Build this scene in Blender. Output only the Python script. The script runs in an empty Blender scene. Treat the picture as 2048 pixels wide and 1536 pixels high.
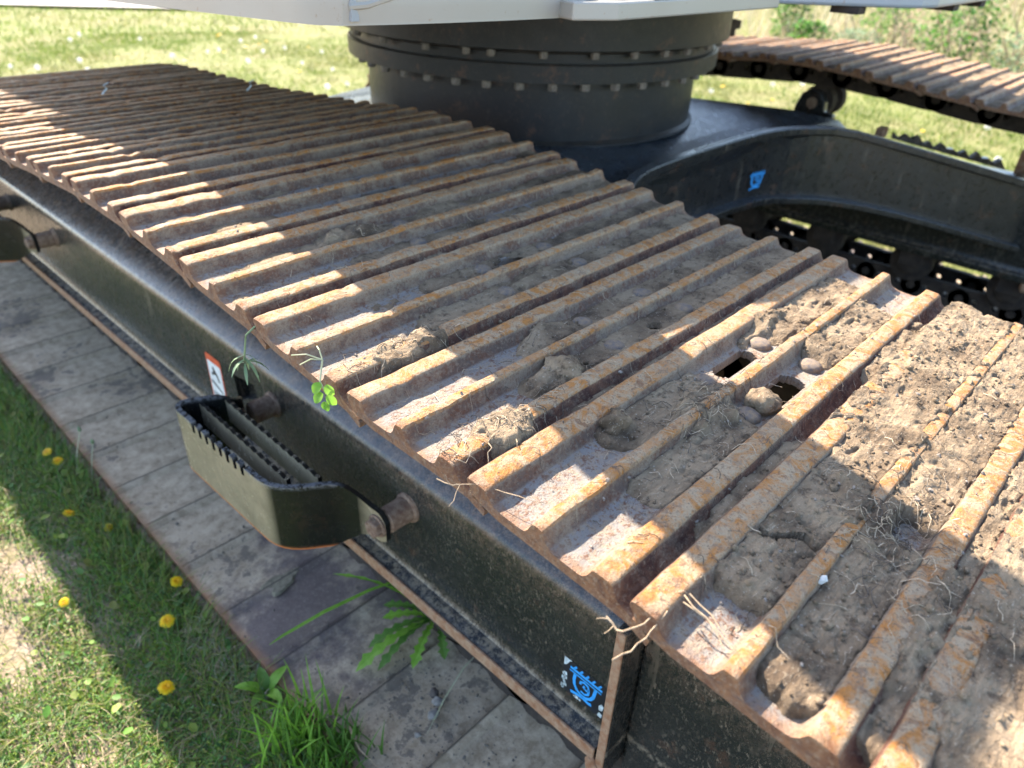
import bpy, bmesh, math, random
import numpy as np
from mathutils import Vector, Matrix
from mathutils.geometry import tessellate_polygon

random.seed(7)
RNG = np.random.default_rng(11)
SC = bpy.context.scene
COL = SC.collection

# ------------------------------------------------------------------ camera
CAM_POS = Vector((-0.3602, -0.3817, 1.319))
YAW, PITCH, ROLL = 0.8272, 0.5623, 0.0415
FPX = 1452.73
_f = Vector((math.sin(YAW)*math.cos(PITCH), math.cos(YAW)*math.cos(PITCH), -math.sin(PITCH)))
_r0 = Vector((math.cos(YAW), -math.sin(YAW), 0)); _u0 = _r0.cross(_f)
CR = _r0*math.cos(ROLL) + _u0*math.sin(ROLL)
CU = -_r0*math.sin(ROLL) + _u0*math.cos(ROLL)
CF = _f
cam = bpy.data.cameras.new('camera')
cam.sensor_width = 36; cam.lens = FPX/2048*36
cam.clip_start = 0.05; cam.clip_end = 500
cam.dof.use_dof = True; cam.dof.focus_distance = 0.80; cam.dof.aperture_fstop = 5.2
camo = bpy.data.objects.new('camera', cam); COL.objects.link(camo)
M = Matrix((CR, CU, -CF)).transposed().to_4x4(); M.translation = CAM_POS
camo.matrix_world = M
SC.camera = camo

# ------------------------------------------------------------------ sky, sun, exposure
SUN = Vector((0.25, 1.15, 1.0)).normalized()
ELEV = math.asin(SUN.z); AZ = math.atan2(SUN.x, SUN.y)
w = bpy.data.worlds.new('World'); SC.world = w; w.use_nodes = True
nt = w.node_tree
sky = nt.nodes.new('ShaderNodeTexSky'); sky.sky_type = 'NISHITA'; sky.sun_disc = False
sky.sun_elevation = ELEV; sky.sun_rotation = AZ; sky.air_density = 1.0; sky.dust_density = 1.0
bg = nt.nodes['Background']; nt.links.new(sky.outputs[0], bg.inputs[0]); bg.inputs[1].default_value = 0.15
sl = bpy.data.lights.new('sun', 'SUN'); sl.energy = 5.0; sl.angle = math.radians(0.53); sl.color = (1.0, 0.90, 0.76)
so = bpy.data.objects.new('sun', sl); COL.objects.link(so)
so.rotation_euler = SUN.to_track_quat('Z', 'Y').to_euler()
SC.view_settings.view_transform = 'Standard'; SC.view_settings.look = 'None'
SC.view_settings.exposure = 2.25; SC.view_settings.gamma = 1.0
SC.view_settings.use_curve_mapping = False

# ------------------------------------------------------------------ dimensions
W = 0.811; G = 2.5775; PITCHL = 0.19
XC, YC = 1.694, 1.478

# ------------------------------------------------------------------ helpers
def put(name, mesh, parent=None, mat=None, loc=None):
    o = bpy.data.objects.new(name, mesh); COL.objects.link(o)
    if parent: o.parent = parent
    if loc: o.location = loc
    if mat is not None and len(mesh.materials) == 0:
        mesh.materials.append(mat)
    return o
def empty(name, loc=(0, 0, 0)):
    o = bpy.data.objects.new(name, None); COL.objects.link(o); o.location = loc
    o.empty_display_size = .1
    return o
def tag(o, label=None, cat=None, group=None, kind=None):
    if label: o['label'] = label
    if cat: o['category'] = cat
    if group: o['group'] = group
    if kind: o['kind'] = kind
    return o
def meshof(name, V, F, smooth=False):
    me = bpy.data.meshes.new(name); me.from_pydata([tuple(map(float, v)) for v in V], [], [tuple(map(int, f)) for f in F]); me.update()
    if smooth: me.polygons.foreach_set('use_smooth', [True]*len(me.polygons))
    return me
def fastmesh(name, V, F, smooth=False, attr=None):
    """V (n,3) array, F (m,k) array of one polygon size"""
    V = np.asarray(V, np.float32); F = np.asarray(F, np.int32); k = F.shape[1]
    me = bpy.data.meshes.new(name)
    me.vertices.add(len(V)); me.vertices.foreach_set('co', V.ravel())
    me.loops.add(F.size); me.loops.foreach_set('vertex_index', F.ravel())
    me.polygons.add(len(F)); me.polygons.foreach_set('loop_start', np.arange(0, F.size, k, dtype=np.int32))
    if smooth: me.polygons.foreach_set('use_smooth', np.ones(len(F), bool))
    me.update(calc_edges=True); me.validate()
    if attr:
        for n, a in attr.items():
            at = me.color_attributes.new(n, 'FLOAT_COLOR', 'POINT')
            b = np.ones((len(V), 4), np.float32); b[:, :a.shape[1]] = a
            at.data.foreach_set('color', b.ravel())
    return me
class MB:
    """collects simple solids into one mesh"""
    def __init__(s): s.V = []; s.F = []
    def add(s, V, F):
        n = len(s.V); s.V += [tuple(v) for v in V]; s.F += [tuple(i+n for i in f) for f in F]; return s
    def box(s, a, b):
        (x0, y0, z0), (x1, y1, z1) = a, b
        V = [(x0,y0,z0),(x1,y0,z0),(x1,y1,z0),(x0,y1,z0),(x0,y0,z1),(x1,y0,z1),(x1,y1,z1),(x0,y1,z1)]
        return s.add(V, [(0,3,2,1),(4,5,6,7),(0,1,5,4),(1,2,6,5),(2,3,7,6),(3,0,4,7)])
    def prism(s, polys, fn0, fn1):
        """polys: outline + holes (2D). fn0/fn1 map 2D -> 3D for the two caps"""
        polys = [list(p) for p in polys]
        flat = [p for q in polys for p in q]
        tris = tessellate_polygon([[Vector((a, b, 0)) for a, b in q] for q in polys])
        n = len(flat)
        V = [fn0(p) for p in flat] + [fn1(p) for p in flat]
        F = [(a, b, c) for a, b, c in tris] + [(c+n, b+n, a+n) for a, b, c in tris]
        i = 0
        for q in polys:
            m = len(q)
            for j in range(m):
                a, b = i+j, i+(j+1) % m
                F.append((a, b, b+n, a+n))
            i += m
        return s.add(V, F)
    def tube(s, pts, rad, n=6, cap=True):
        pts = [Vector(p) for p in pts]
        if not hasattr(rad, '__len__'): rad = [rad]*len(pts)
        rings = []
        up = Vector((0.13, 0.21, 0.97))
        V = []
        for i, p in enumerate(pts):
            t = (pts[min(i+1, len(pts)-1)] - pts[max(i-1, 0)]).normalized()
            a = t.cross(up)
            if a.length < 1e-3: a = t.cross(Vector((1, 0, 0)))
            a.normalize(); b = t.cross(a)
            for k in range(n):
                an = 2*math.pi*k/n
                V.append(p + (a*math.cos(an) + b*math.sin(an))*rad[i])
        F = []
        for i in range(len(pts)-1):
            for k in range(n):
                F.append((i*n+k, i*n+(k+1) % n, (i+1)*n+(k+1) % n, (i+1)*n+k))
        if cap:
            F.append(tuple(range(n))[::-1]); F.append(tuple((len(pts)-1)*n+k for k in range(n)))
        return s.add(V, F)
    def lathe(s, prof, c, axis='z', n=32):
        """prof: list of (radius, height)"""
        V = []
        for r, h in prof:
            for k in range(n):
                an = 2*math.pi*k/n
                x, y = r*math.cos(an), r*math.sin(an)
                V.append({'z': (c[0]+x, c[1]+y, c[2]+h), 'x': (c[0]+h, c[1]+x, c[2]+y), 'y': (c[0]+x, c[1]+h, c[2]+y)}[axis])
        F = []
        for i in range(len(prof)-1):
            for k in range(n):
                F.append((i*n+k, i*n+(k+1) % n, (i+1)*n+(k+1) % n, (i+1)*n+k))
        return s.add(V, F)
    def build(s, name, mat=None, parent=None, smooth=False, fix=True, bevel=0):
        me = meshof(name, s.V, s.F)
        bm = bmesh.new(); bm.from_mesh(me)
        if fix:
            bmesh.ops.remove_doubles(bm, verts=bm.verts, dist=1e-5)
            bmesh.ops.recalc_face_normals(bm, faces=bm.faces)
        if bevel:
            ed = [e for e in bm.edges if len(e.link_faces) == 2 and e.calc_face_angle(0) > 0.6]
            bmesh.ops.bevel(bm, geom=ed, offset=bevel, segments=2, profile=0.5, affect='EDGES', clamp_overlap=True)
        bm.to_mesh(me); bm.free()
        if smooth:
            me.polygons.foreach_set('use_smooth', [True]*len(me.polygons))
            try: me.set_sharp_from_angle(angle=math.radians(35))
            except Exception: pass
        return put(name, me, parent, mat)
def hexbolt(r=.011, h=.012, flange=.0):
    b = MB()
    V = []; F = []
    pr = [(r*.98, 0), (r, h*.15), (r, h*.8), (r*.86, h)]
    b.lathe(pr, (0, 0, 0), n=6)
    n = len(b.V); b.F.append(tuple(range(n-6, n)))
    if flange: b.lathe([(0, -.001), (flange, -.001), (flange, .003), (r*.9, .0035)], (0, 0, 0), n=16)
    return b

# numpy value noise -------------------------------------------------
_P = np.random.default_rng(3).random((256, 256)).astype(np.float32)
def vnoise(x, y):
    xi = np.floor(x).astype(int); yi = np.floor(y).astype(int)
    fx = x-xi; fy = y-yi
    fx = fx*fx*(3-2*fx); fy = fy*fy*(3-2*fy)
    a = _P[xi & 255, yi & 255]; b = _P[(xi+1) & 255, yi & 255]; c = _P[xi & 255, (yi+1) & 255]; d = _P[(xi+1) & 255, (yi+1) & 255]
    return (a*(1-fx)+b*fx)*(1-fy) + (c*(1-fx)+d*fx)*fy
def fbm(x, y, o=4, g=.5):
    s = 0; a = 1; t = 0
    for i in range(o):
        s = s + a*(vnoise(x*2**i+17.3*i, y*2**i+9.1*i)-.5); t += a; a *= g
    return s/t*2
def ridge(x, y, o=3):
    s = 0; a = 1; t = 0
    for i in range(o):
        s = s + a*(1-np.abs(2*vnoise(x*2**i+7.7*i, y*2**i+3.3*i)-1)); t += a; a *= .5
    return s/t
def smooth(a, b, x):
    t = np.clip((x-a)/(b-a), 0, 1); return t*t*(3-2*t)

# ------------------------------------------------------------------ node material helper
class NM:
    def __init__(s, name):
        s.m = bpy.data.materials.new(name); s.m.use_nodes = True
        s.t = s.m.node_tree; s.b = s.t.nodes['Principled BSDF']; s.out = s.t.nodes['Material Output']
        g = s.t.nodes.new('ShaderNodeNewGeometry'); s.pos = g.outputs['Position']; s.nrm = g.outputs['Normal']; s.back = g.outputs['Backfacing']
    def link(s, a, b): s.t.links.new(a, b)
    def _set(s, sock, v):
        if hasattr(v, 'is_output') or isinstance(v, bpy.types.NodeSocket): s.link(v, sock)
        else: sock.default_value = v
    def noise(s, scale, detail=4, rough=.55, vec=None, stretch=None, dist=0):
        v = vec or s.pos
        if stretch:
            mp = s.t.nodes.new('ShaderNodeMapping'); s.link(v, mp.inputs[0]); mp.inputs['Scale'].default_value = stretch; v = mp.outputs[0]
        n = s.t.nodes.new('ShaderNodeTexNoise'); s.link(v, n.inputs['Vector'])
        n.inputs['Scale'].default_value = scale; n.inputs['Detail'].default_value = detail; n.inputs['Roughness'].default_value = rough
        n.inputs['Distortion'].default_value = dist
        return n.outputs['Fac']
    def voro(s, scale, feature='F1', vec=None):
        n = s.t.nodes.new('ShaderNodeTexVoronoi'); s.link(vec or s.pos, n.inputs['Vector']); n.feature = feature
        n.inputs['Scale'].default_value = scale
        return n.outputs['Distance']
    def ramp(s, fac, stops):
        r = s.t.nodes.new('ShaderNodeValToRGB'); s._set(r.inputs[0], fac)
        e = r.color_ramp.elements
        while len(e) < len(stops): e.new(.5)
        for el, (p, c) in zip(e, stops):
            el.position = p; el.color = (c, c, c, 1) if not hasattr(c, '__len__') else (*c, 1)
        return r.outputs[0]
    def mix(s, fac, a, b):
        n = s.t.nodes.new('ShaderNodeMix'); n.data_type = 'RGBA'
        s._set(n.inputs[0], fac)
        for i, v in ((6, a), (7, b)):
            if isinstance(v, tuple): v = (*v, 1)
            s._set(n.inputs[i], v)
        return n.outputs[2]
    def math(s, op, a, b=0.0, clamp=False):
        n = s.t.nodes.new('ShaderNodeMath'); n.operation = op; n.use_clamp = clamp
        s._set(n.inputs[0], a); s._set(n.inputs[1], b); return n.outputs[0]
    def attr(s, name):
        n = s.t.nodes.new('ShaderNodeAttribute'); n.attribute_name = name; return n.outputs['Color']
    def sep(s, c):
        n = s.t.nodes.new('ShaderNodeSeparateXYZ'); s.link(c, n.inputs[0]); return n.outputs
    def sepc(s, c):
        n = s.t.nodes.new('ShaderNodeSeparateColor'); s.link(c, n.inputs[0]); return n.outputs
    def bump(s, h, dist, strength=1.0, prev=None):
        n = s.t.nodes.new('ShaderNodeBump'); s._set(n.inputs['Height'], h); n.inputs['Distance'].default_value = dist
        n.inputs['Strength'].default_value = strength
        if prev: s.link(prev, n.inputs['Normal'])
        return n.outputs[0]
    def fin(s, color=None, rough=.6, metal=0.0, normal=None, spec=None, coat=None):
        if color is not None: s._set(s.b.inputs['Base Color'], (*color, 1) if isinstance(color, tuple) else color)
        s._set(s.b.inputs['Roughness'], rough); s._set(s.b.inputs['Metallic'], metal)
        if normal: s.link(normal, s.b.inputs['Normal'])
        if spec is not None: s._set(s.b.inputs['Specular IOR Level'], spec)
        if coat is not None: s._set(s.b.inputs['Coat Weight'], coat)
        return s.m

def mat_shoe():
    m = NM('rusty_shoe_steel')
    z = m.sepc(m.attr('zone')); crest, face, floor = z[0], z[1], z[2]
    n1 = m.noise(38, 6, .7); n2 = m.noise(200, 5, .7); n3 = m.noise(9, 4, .6); n4 = m.noise(85, 6, .7, dist=.6)
    n5 = m.noise(430, 4, .7); n6 = m.noise(52, 7, .75, dist=1.0)
    base = m.mix(m.ramp(n6, [(.42, 0), (.58, 1)]), (.155, .118, .090), (.13, .060, .032))
    base = m.mix(m.ramp(n2, [(.44, 0), (.58, 1)]), base, (.20, .148, .105))
    flo = m.mix(m.ramp(n4, [(.46, 0), (.60, 1)]), (.205, .188, .172), (.25, .195, .14))
    spots = m.ramp(m.math('ADD', m.math('MULTIPLY', n2, .62), m.math('MULTIPLY', n6, .38)), [(.51, 0), (.58, .9)])
    flo = m.mix(spots, flo, (.13, .055, .030))
    col = m.mix(floor, base, flo)
    cr = m.mix(m.ramp(n6, [(.43, 0), (.57, 1)]), (.34, .135, .026), (.32, .23, .14))
    cr = m.mix(m.ramp(n4, [(.54, 0), (.63, .85)]), cr, (.16, .08, .042))
    cr = m.mix(m.ramp(n2, [(.56, 0), (.66, .8)]), cr, (.10, .05, .028))
    col = m.mix(m.math('MULTIPLY', crest, m.ramp(n3, [(.25, .8), (.45, 1)])), col, cr)
    fc = m.mix(m.ramp(n6, [(.42, 0), (.58, 1)]), (.055, .019, .012), (.13, .052, .026))
    fc = m.mix(m.ramp(n2, [(.54, 0), (.66, .85)]), fc, (.21, .145, .095))
    col = m.mix(face, col, fc)
    dust = m.ramp(m.noise(15, 8, .78), [(.47, 0), (.57, .85)])
    dk = m.math('SUBTRACT', 1.0, m.math('ADD', m.math('MULTIPLY', crest, .45), m.math('ADD', m.math('MULTIPLY', floor, .45), m.math('MULTIPLY', face, .5))), True)
    col = m.mix(m.math('MULTIPLY', m.math('MULTIPLY', dust, dk), m.ramp(n5, [(.38, .25), (.55, 1)])), col, (.285, .22, .15))
    edge = m.math('MULTIPLY', m.ramp(m.math('ABSOLUTE', m.math('SUBTRACT', m.math('ABSOLUTE', m.math('SUBTRACT', m.sep(m.pos)[0], 1.6943)), 1.2888)), [(.392, 0), (.404, 1)]), m.ramp(n4, [(.3, .35), (.55, .9)]))
    col = m.mix(edge, col, m.mix(m.ramp(n6, [(.40, 0), (.60, 1)]), (.13, .052, .026), (.25, .125, .06)))
    col = m.mix(m.math('MULTIPLY', edge, m.ramp(n2, [(.52, 0), (.62, .7)])), col, (.28, .21, .145))
    col = m.mix(m.ramp(n5, [(.59, 0), (.67, .8)]), col, (.06, .038, .026))
    # rusty edge band at the outer ends
    h = m.math('ADD', m.math('MULTIPLY', n2, .6), m.math('MULTIPLY', n6, .5))
    nb = m.bump(h, .0042, 1.0); nb = m.bump(n5, .0016, 1.0, nb)
    return m.fin(col, m.ramp(n1, [(.3, .62), (.7, .9)]), 0.0, nb, spec=.35)

def mat_mud():
    m = NM('dried_mud')
    n1 = m.noise(14, 5, .6); n2 = m.noise(70, 6, .7); n3 = m.noise(330, 4, .7); nf = m.noise(190, 5, .75, stretch=(.22, 1, 1), dist=1.2)
    c = m.ramp(n1, [(.34, (.095, .067, .045)), (.47, (.195, .14, .09)), (.60, (.28, .208, .135)), (.75, (.225, .168, .11))])
    c = m.mix(m.ramp(n2, [(.36, .8), (.46, 0)]), c, (.085, .060, .041))
    c = m.mix(m.ramp(n3, [(.60, 0), (.70, .7)]), c, (.46, .40, .32))
    c = m.mix(m.ramp(nf, [(.60, 0), (.68, .5)]), c, (.42, .35, .25))
    h = m.math('ADD', m.math('MULTIPLY', n2, 1.0), m.math('MULTIPLY', n3, .35)); h = m.math('ADD', h, m.math('MULTIPLY', nf, .7))
    return m.fin(c, .95, 0, m.bump(h, .005, 1.0), spec=.12)

def mat_black(name, dusty=.35, rough=.38, tint=(.016, .0165, .017), scratch=.5, streak=True, rust=.25, film=0.0, updust=(.27, .215, .155), filmcol=(.115, .115, .085)):
    m = NM(name)
    n1 = m.noise(6, 6, .65); n2 = m.noise(48, 6, .72); n3 = m.noise(240, 5, .75); n4 = m.noise(20, 6, .7, dist=.8)
    st = m.noise(26, 5, .7, stretch=(1, 1, .12)); fl = m.noise(420, 4, .75, stretch=(1, .55, .22))
    p = m.sep(m.pos); nv = m.sep(m.nrm)
    c = m.mix(m.ramp(n1, [(.35, 0), (.7, 1)]), tint, tuple(x*1.7 for x in tint))
    d = m.math('MULTIPLY', m.ramp(fl, [(.525, 0), (.63, 1)]), m.ramp(m.noise(110, 5, .75), [(.42, 0), (.60, 1)]))
    d = m.math('MULTIPLY', d, m.ramp(n4, [(.40, .10), (.62, 1)]))
    d = m.math('MULTIPLY', d, scratch*2)
    if streak: d = m.math('MAXIMUM', d, m.math('MULTIPLY', m.ramp(st, [(.60, 0), (.74, 1)]), .45))
    d = m.math('MAXIMUM', d, m.math('MULTIPLY', m.ramp(n3, [(.60, 0), (.70, 1)]), scratch), True)
    if film:  # thin layer of filmcol on the faces turned away from the machine
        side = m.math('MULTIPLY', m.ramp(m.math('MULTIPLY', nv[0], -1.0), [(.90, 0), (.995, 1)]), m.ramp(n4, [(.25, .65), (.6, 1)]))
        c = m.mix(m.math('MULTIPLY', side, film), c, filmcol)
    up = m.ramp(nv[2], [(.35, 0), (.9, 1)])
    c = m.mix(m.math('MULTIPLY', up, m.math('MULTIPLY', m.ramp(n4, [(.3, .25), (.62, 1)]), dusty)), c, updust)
    c = m.mix(d, c, (.27, .215, .155))
    r = m.math('MULTIPLY', m.ramp(m.noise(17, 7, .75), [(.58, 0), (.63, 1)]), rust, True)
    c = m.mix(r, c, (.19, .085, .045))
    ro = m.math('ADD', m.math('MULTIPLY', d, .5), m.ramp(n2, [(.3, rough-.06), (.7, rough+.12)]), True)
    return m, c, ro, m.bump(m.math('ADD', m.math('MULTIPLY', n3, .4), n2), .0012, .55)
def blackmat(*a, spec=.55, **k):
    m, c, ro, nb = mat_black(*a, **k); return m.fin(c, ro, 0, nb, spec=spec)
def stepmat():
    m, c, ro, nb = mat_black('black_step_paint', dusty=.06, rough=.20, scratch=.03, tint=(.006, .0065, .0065), rust=.04, streak=False, film=.95, filmcol=(.27, .222, .145))
    z = m.sep(m.pos)[2]; n = m.noise(120, 5, .7)
    c = m.mix(m.math('MULTIPLY', m.ramp(z, [(.3625, 1), (.3675, 0)]), 1.0), c, (.42, .135, .045))
    hi = m.math('MULTIPLY', m.ramp(z, [(.498, 0), (.503, 1)]), m.ramp(n, [(.42, 0), (.55, .8)]))
    c = m.mix(hi, c, (.17, .17, .18))
    return m.fin(c, ro, 0, nb, spec=.28)

def mat_rust(name, a=(.22, .10, .05), b=(.30, .20, .13), sc=60):
    m = NM(name); n = m.noise(sc, 6, .65); n2 = m.noise(sc*6, 4, .7)
    c = m.mix(m.ramp(n, [(.35, 0), (.62, 1)]), a, b)
    c = m.mix(m.ramp(n2, [(.58, 0), (.7, .7)]), c, (.06, .035, .025))
    return m.fin(c, .85, 0, m.bump(m.math('ADD', n, n2), .0015, .8), spec=.3)

def mat_plate():
    m = NM('worn_inner_plate')
    n1 = m.noise(7, 6, .65); n2 = m.noise(34, 7, .72); n3 = m.noise(210, 4, .7); nb = m.noise(3.1, 4, .6); n4 = m.noise(90, 6, .7)
    steel = m.mix(m.ramp(n1, [(.35, 0), (.65, 1)]), (.10, .074, .064), (.17, .127, .108))
    steel = m.mix(m.ramp(n4, [(.5, 0), (.7, .5)]), steel, (.20, .165, .145))
    dirt = m.mix(m.ramp(n2, [(.38, 0), (.60, 1)]), (.25, .185, .115), (.46, .36, .245))
    p = m.sep(m.pos)
    k = m.math('ADD', m.math('MULTIPLY', n1, .8), m.math('MULTIPLY', nb, .7))
    k = m.math('ADD', k, m.math('MULTIPLY', m.math('ABSOLUTE', m.math('SUBTRACT', p[1], .66)), .62))
    k = m.math('ADD', k, m.math('MULTIPLY', m.math('SUBTRACT', n2, .5), .35))
    c = m.mix(m.ramp(k, [(.76, 0), (.94, .95)]), steel, dirt)
    damp = m.ramp(m.math('ADD', m.math('MULTIPLY', nb, .62), m.math('MULTIPLY', n2, .38)), [(.545, 0), (.575, .75)])
    c = m.mix(damp, c, (.062, .050, .042))
    c = m.mix(m.ramp(n3, [(.60, 0), (.70, .6)]), c, (.36, .32, .28))
    c = m.mix(m.ramp(n4, [(.30, .7), (.38, 0)]), c, (.05, .042, .036))
    c = m.mix(m.math('MULTIPLY', m.ramp(m.sepc(m.attr('zone'))[1], [(.35, 0), (.9, .95)]), m.ramp(n2, [(.30, .55), (.5, 1)])), c, (.030, .023, .019))
    e = m.ramp(p[0], [(.0, 1), (.022, 0)])
    c = m.mix(m.math('MULTIPLY', e, m.ramp(n2, [(.3, .3), (.6, 1)])), c, (.27, .125, .055))
    return m.fin(c, .74, 0, m.bump(m.math('ADD', n2, m.math('MULTIPLY', n3, .5)), .0026, .9), spec=.4)

def mat_white(name='white_paint', col=(.30, .287, .255)):
    m = NM(name); n = m.noise(5, 5, .6); n2 = m.noise(70, 5, .7)
    c = m.mix(m.ramp(n, [(.4, 0), (.75, .6)]), col, (.27, .245, .205))
    c = m.mix(m.ramp(n2, [(.63, 0), (.70, .7)]), c, (.20, .13, .08))
    return m.fin(c, .33, 0, None, spec=.5)

def mat_leaf(name, a, b, sc=20, trans=.35, rough=.5, spec=.3):
    m = NM(name); n = m.noise(sc, 3, .6)
    oi = m.t.nodes.new('ShaderNodeObjectInfo')
    c = m.mix(m.ramp(n, [(.35, 0), (.65, 1)]), a, b)
    m.fin(c, rough, 0, None, spec=spec)
    tr = m.t.nodes.new('ShaderNodeBsdfTranslucent'); m.link(c, tr.inputs[0])
    mx = m.t.nodes.new('ShaderNodeMixShader'); mx.inputs[0].default_value = trans
    m.link(m.b.outputs[0], mx.inputs[1]); m.link(tr.outputs[0], mx.inputs[2]); m.link(mx.outputs[0], m.out.inputs[0])
    return m.m
def mat_attrleaf(name, trans=.35, rough=.55):
    m = NM(name); c = m.attr('tint'); m.fin(c, rough, 0, None, spec=.25)
    tr = m.t.nodes.new('ShaderNodeBsdfTranslucent'); m.link(c, tr.inputs[0])
    mx = m.t.nodes.new('ShaderNodeMixShader'); mx.inputs[0].default_value = trans
    m.link(m.b.outputs[0], mx.inputs[1]); m.link(tr.outputs[0], mx.inputs[2]); m.link(mx.outputs[0], m.out.inputs[0])
    return m.m
def mat_plain(name, col, rough=.6, var=.15, sc=40):
    m = NM(name); n = m.noise(sc, 5, .6)
    c = m.mix(m.ramp(n, [(.35, 0), (.65, 1)]), tuple(x*(1-var) for x in col), tuple(min(1, x*(1+var)) for x in col))
    return m.fin(c, rough, 0, m.bump(n, .001, .3))

MS = mat_shoe(); MMUD = mat_mud(); MPLATE = mat_plate()
def framemat():
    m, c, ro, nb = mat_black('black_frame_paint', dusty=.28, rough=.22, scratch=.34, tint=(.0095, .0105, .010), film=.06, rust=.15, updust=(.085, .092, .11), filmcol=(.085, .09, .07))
    z = m.sep(m.pos)[2]; n = m.noise(60, 7, .75); n2 = m.noise(300, 4, .7)
    k = m.math('MULTIPLY', m.math('MULTIPLY', m.ramp(z, [(.44, 0), (.53, 1)]), m.ramp(z, [(.535, 1), (.60, .15)])), m.ramp(n, [(.40, 0), (.62, 1)]))
    k = m.math('MULTIPLY', k, m.ramp(n2, [(.40, .25), (.58, 1)]))
    c = m.mix(m.math('MULTIPLY', k, .75), c, (.20, .135, .095))
    w_ = m.math('MULTIPLY', m.ramp(z, [(.279, 0), (.283, 1)]), m.ramp(z, [(.288, 1), (.296, 0)]))
    c = m.mix(m.math('MULTIPLY', w_, m.ramp(n, [(.45, 0), (.55, .8)])), c, (.20, .165, .12))
    return m.fin(c, ro, 0, nb, spec=.5)
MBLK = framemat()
MBLK2 = blackmat('black_center_paint', dusty=.42, rough=.27, scratch=.16, tint=(.0085, .009, .010), rust=.2, updust=(.10, .125, .155), film=0)  # blue-grey sky reflection painted onto the upward faces of the deck
MRING = blackmat('black_ring_paint', dusty=.15, rough=.40, tint=(.0065, .008, .0105), scratch=.10, rust=.22, streak=False, spec=.32)
MSTEP = stepmat()
MRUST = mat_rust('edge_rust'); MBOLT = mat_rust('rusty_bolt', (.12, .065, .045), (.24, .17, .12), 120)
MBOLTD = mat_rust('dusty_bolt', (.10, .09, .085), (.21, .185, .16), 140)
MCHAIN = mat_rust('chain_iron', (.022, .018, .016), (.05, .038, .03), 30)
MWHITE = mat_white(); MWHITE2 = mat_white('shaded_white_paint', (.235, .27, .315))  # second one is the same white with bluish shade put into its colour
MBOLTS = mat_rust('shoe_bolt_steel', (.12, .105, .10), (.235, .165, .105), 160)

# ------------------------------------------------------------------ ground
def mat_ground():
    m = NM('ground_soil_and_grass')
    p = m.sep(m.pos)
    n1 = m.noise(.7, 5, .6); n2 = m.noise(6, 6, .65); n3 = m.noise(55, 5, .7)
    soil = m.mix(m.ramp(n3, [(.35, 0), (.65, 1)]), (.19, .14, .10), (.36, .285, .215))
    gr = m.mix(m.ramp(n2, [(.3, 0), (.7, 1)]), (.095, .125, .027), (.165, .17, .055))
    gr = m.mix(m.ramp(n3, [(.35, 0), (.75, .6)]), gr, (.26, .23, .12))
    dry = m.ramp(m.noise(1.3, 5, .6), [(.45, 0), (.62, .75)])
    gr = m.mix(dry, gr, (.21, .18, .09))
    near = m.ramp(p[0], [(0, 0), (1, 1)])       # the worn verge left of the track is mostly soil
    f = m.math('ADD', near, m.ramp(n2, [(.50, 0), (.62, .5)]), True)
    c = m.mix(f, soil, gr)
    return m.fin(c, .95, 0, m.bump(m.math('ADD', n3, m.math('MULTIPLY', n2, 2)), .02, .7), spec=.1)
nx, ny = 160, 160
gx = np.concatenate([np.linspace(-60, -2, 20), np.linspace(-1.9, 5, 100), np.linspace(5.3, 90, 40)])
gy = np.concatenate([np.linspace(-60, -2, 20), np.linspace(-1.9, 5, 100), np.linspace(5.3, 90, 40)])
X, Y = np.meshgrid(gx, gy, indexing='ij')
def ground_z(x, y):
    x = np.asarray(x, float); y = np.asarray(y, float)
    z = .02 + .012*fbm(x*1.7+3, y*1.7, 3) + .01*fbm(x*7, y*7, 2)
    inside = smooth(.03, -.02, np.minimum(x, 0)*0+x)  # left of the pads
    under = (1-smooth(-.10, -.02, -x))*1.0
    z = np.where((x > -.03) & (x < W+.03) & (y > -1.6) & (y < 3.6), np.minimum(z, -.005), z)
    z = np.where((x > G-.03) & (x < G+W+.03) & (y > -1.6) & (y < 3.6), np.minimum(z, .005), z)
    # the weedy bank far to the right of the lot
    z = z + .9*smooth(10.2, 16, x + .35*(y-3)) * smooth(9.5, 6.5, y-.05*x)
    return z
Z = ground_z(X, Y)
idx = np.arange(160*160).reshape(160, 160)
F = np.stack([idx[:-1, :-1], idx[1:, :-1], idx[1:, 1:], idx[:-1, 1:]], -1).reshape(-1, 4)
g = put('ground', fastmesh('ground', np.stack([X, Y, Z], -1).reshape(-1, 3), F, True), None, mat_ground())
tag(g, 'worn grassy ground of soil and short turf under the machine', kind='structure')
# pale dirt path across the top of the field
pm = NM('path_gravel'); n = pm.noise(30, 6, .7)
MPATH = pm.fin(pm.ramp(n, [(.3, (.27, .235, .205)), (.7, (.40, .355, .32))]), .95, 0, pm.bump(n, .02, .5))
pts = [(-14, 26.0), (-6, 20.6), (0, 16.4), (3.3, 14.0), (5.2, 12.45), (9, 9.9), (13.5, 7.3), (20, 4.2), (30, 0)]
V = []; F = []
for i, (x, y) in enumerate(pts):
    a = Vector(pts[max(i-1, 0)]); b = Vector(pts[min(i+1, len(pts)-1)]); d = (b-a).normalized(); nrm = Vector((-d.y, d.x))
    for s in (-.42, .0, .42):
        q = Vector((x, y)) + nrm*(s + .0)
        V.append((q.x, q.y, float(ground_z(q.x, q.y)) + .045))
    if i: F += [((i-1)*3+j, (i-1)*3+j+1, i*3+j+1, i*3+j) for j in (0, 1)]
pth = put('path', meshof('path', V, F), None, MPATH); tag(pth, 'pale dry dirt path across the back of the field', kind='structure')

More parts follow.
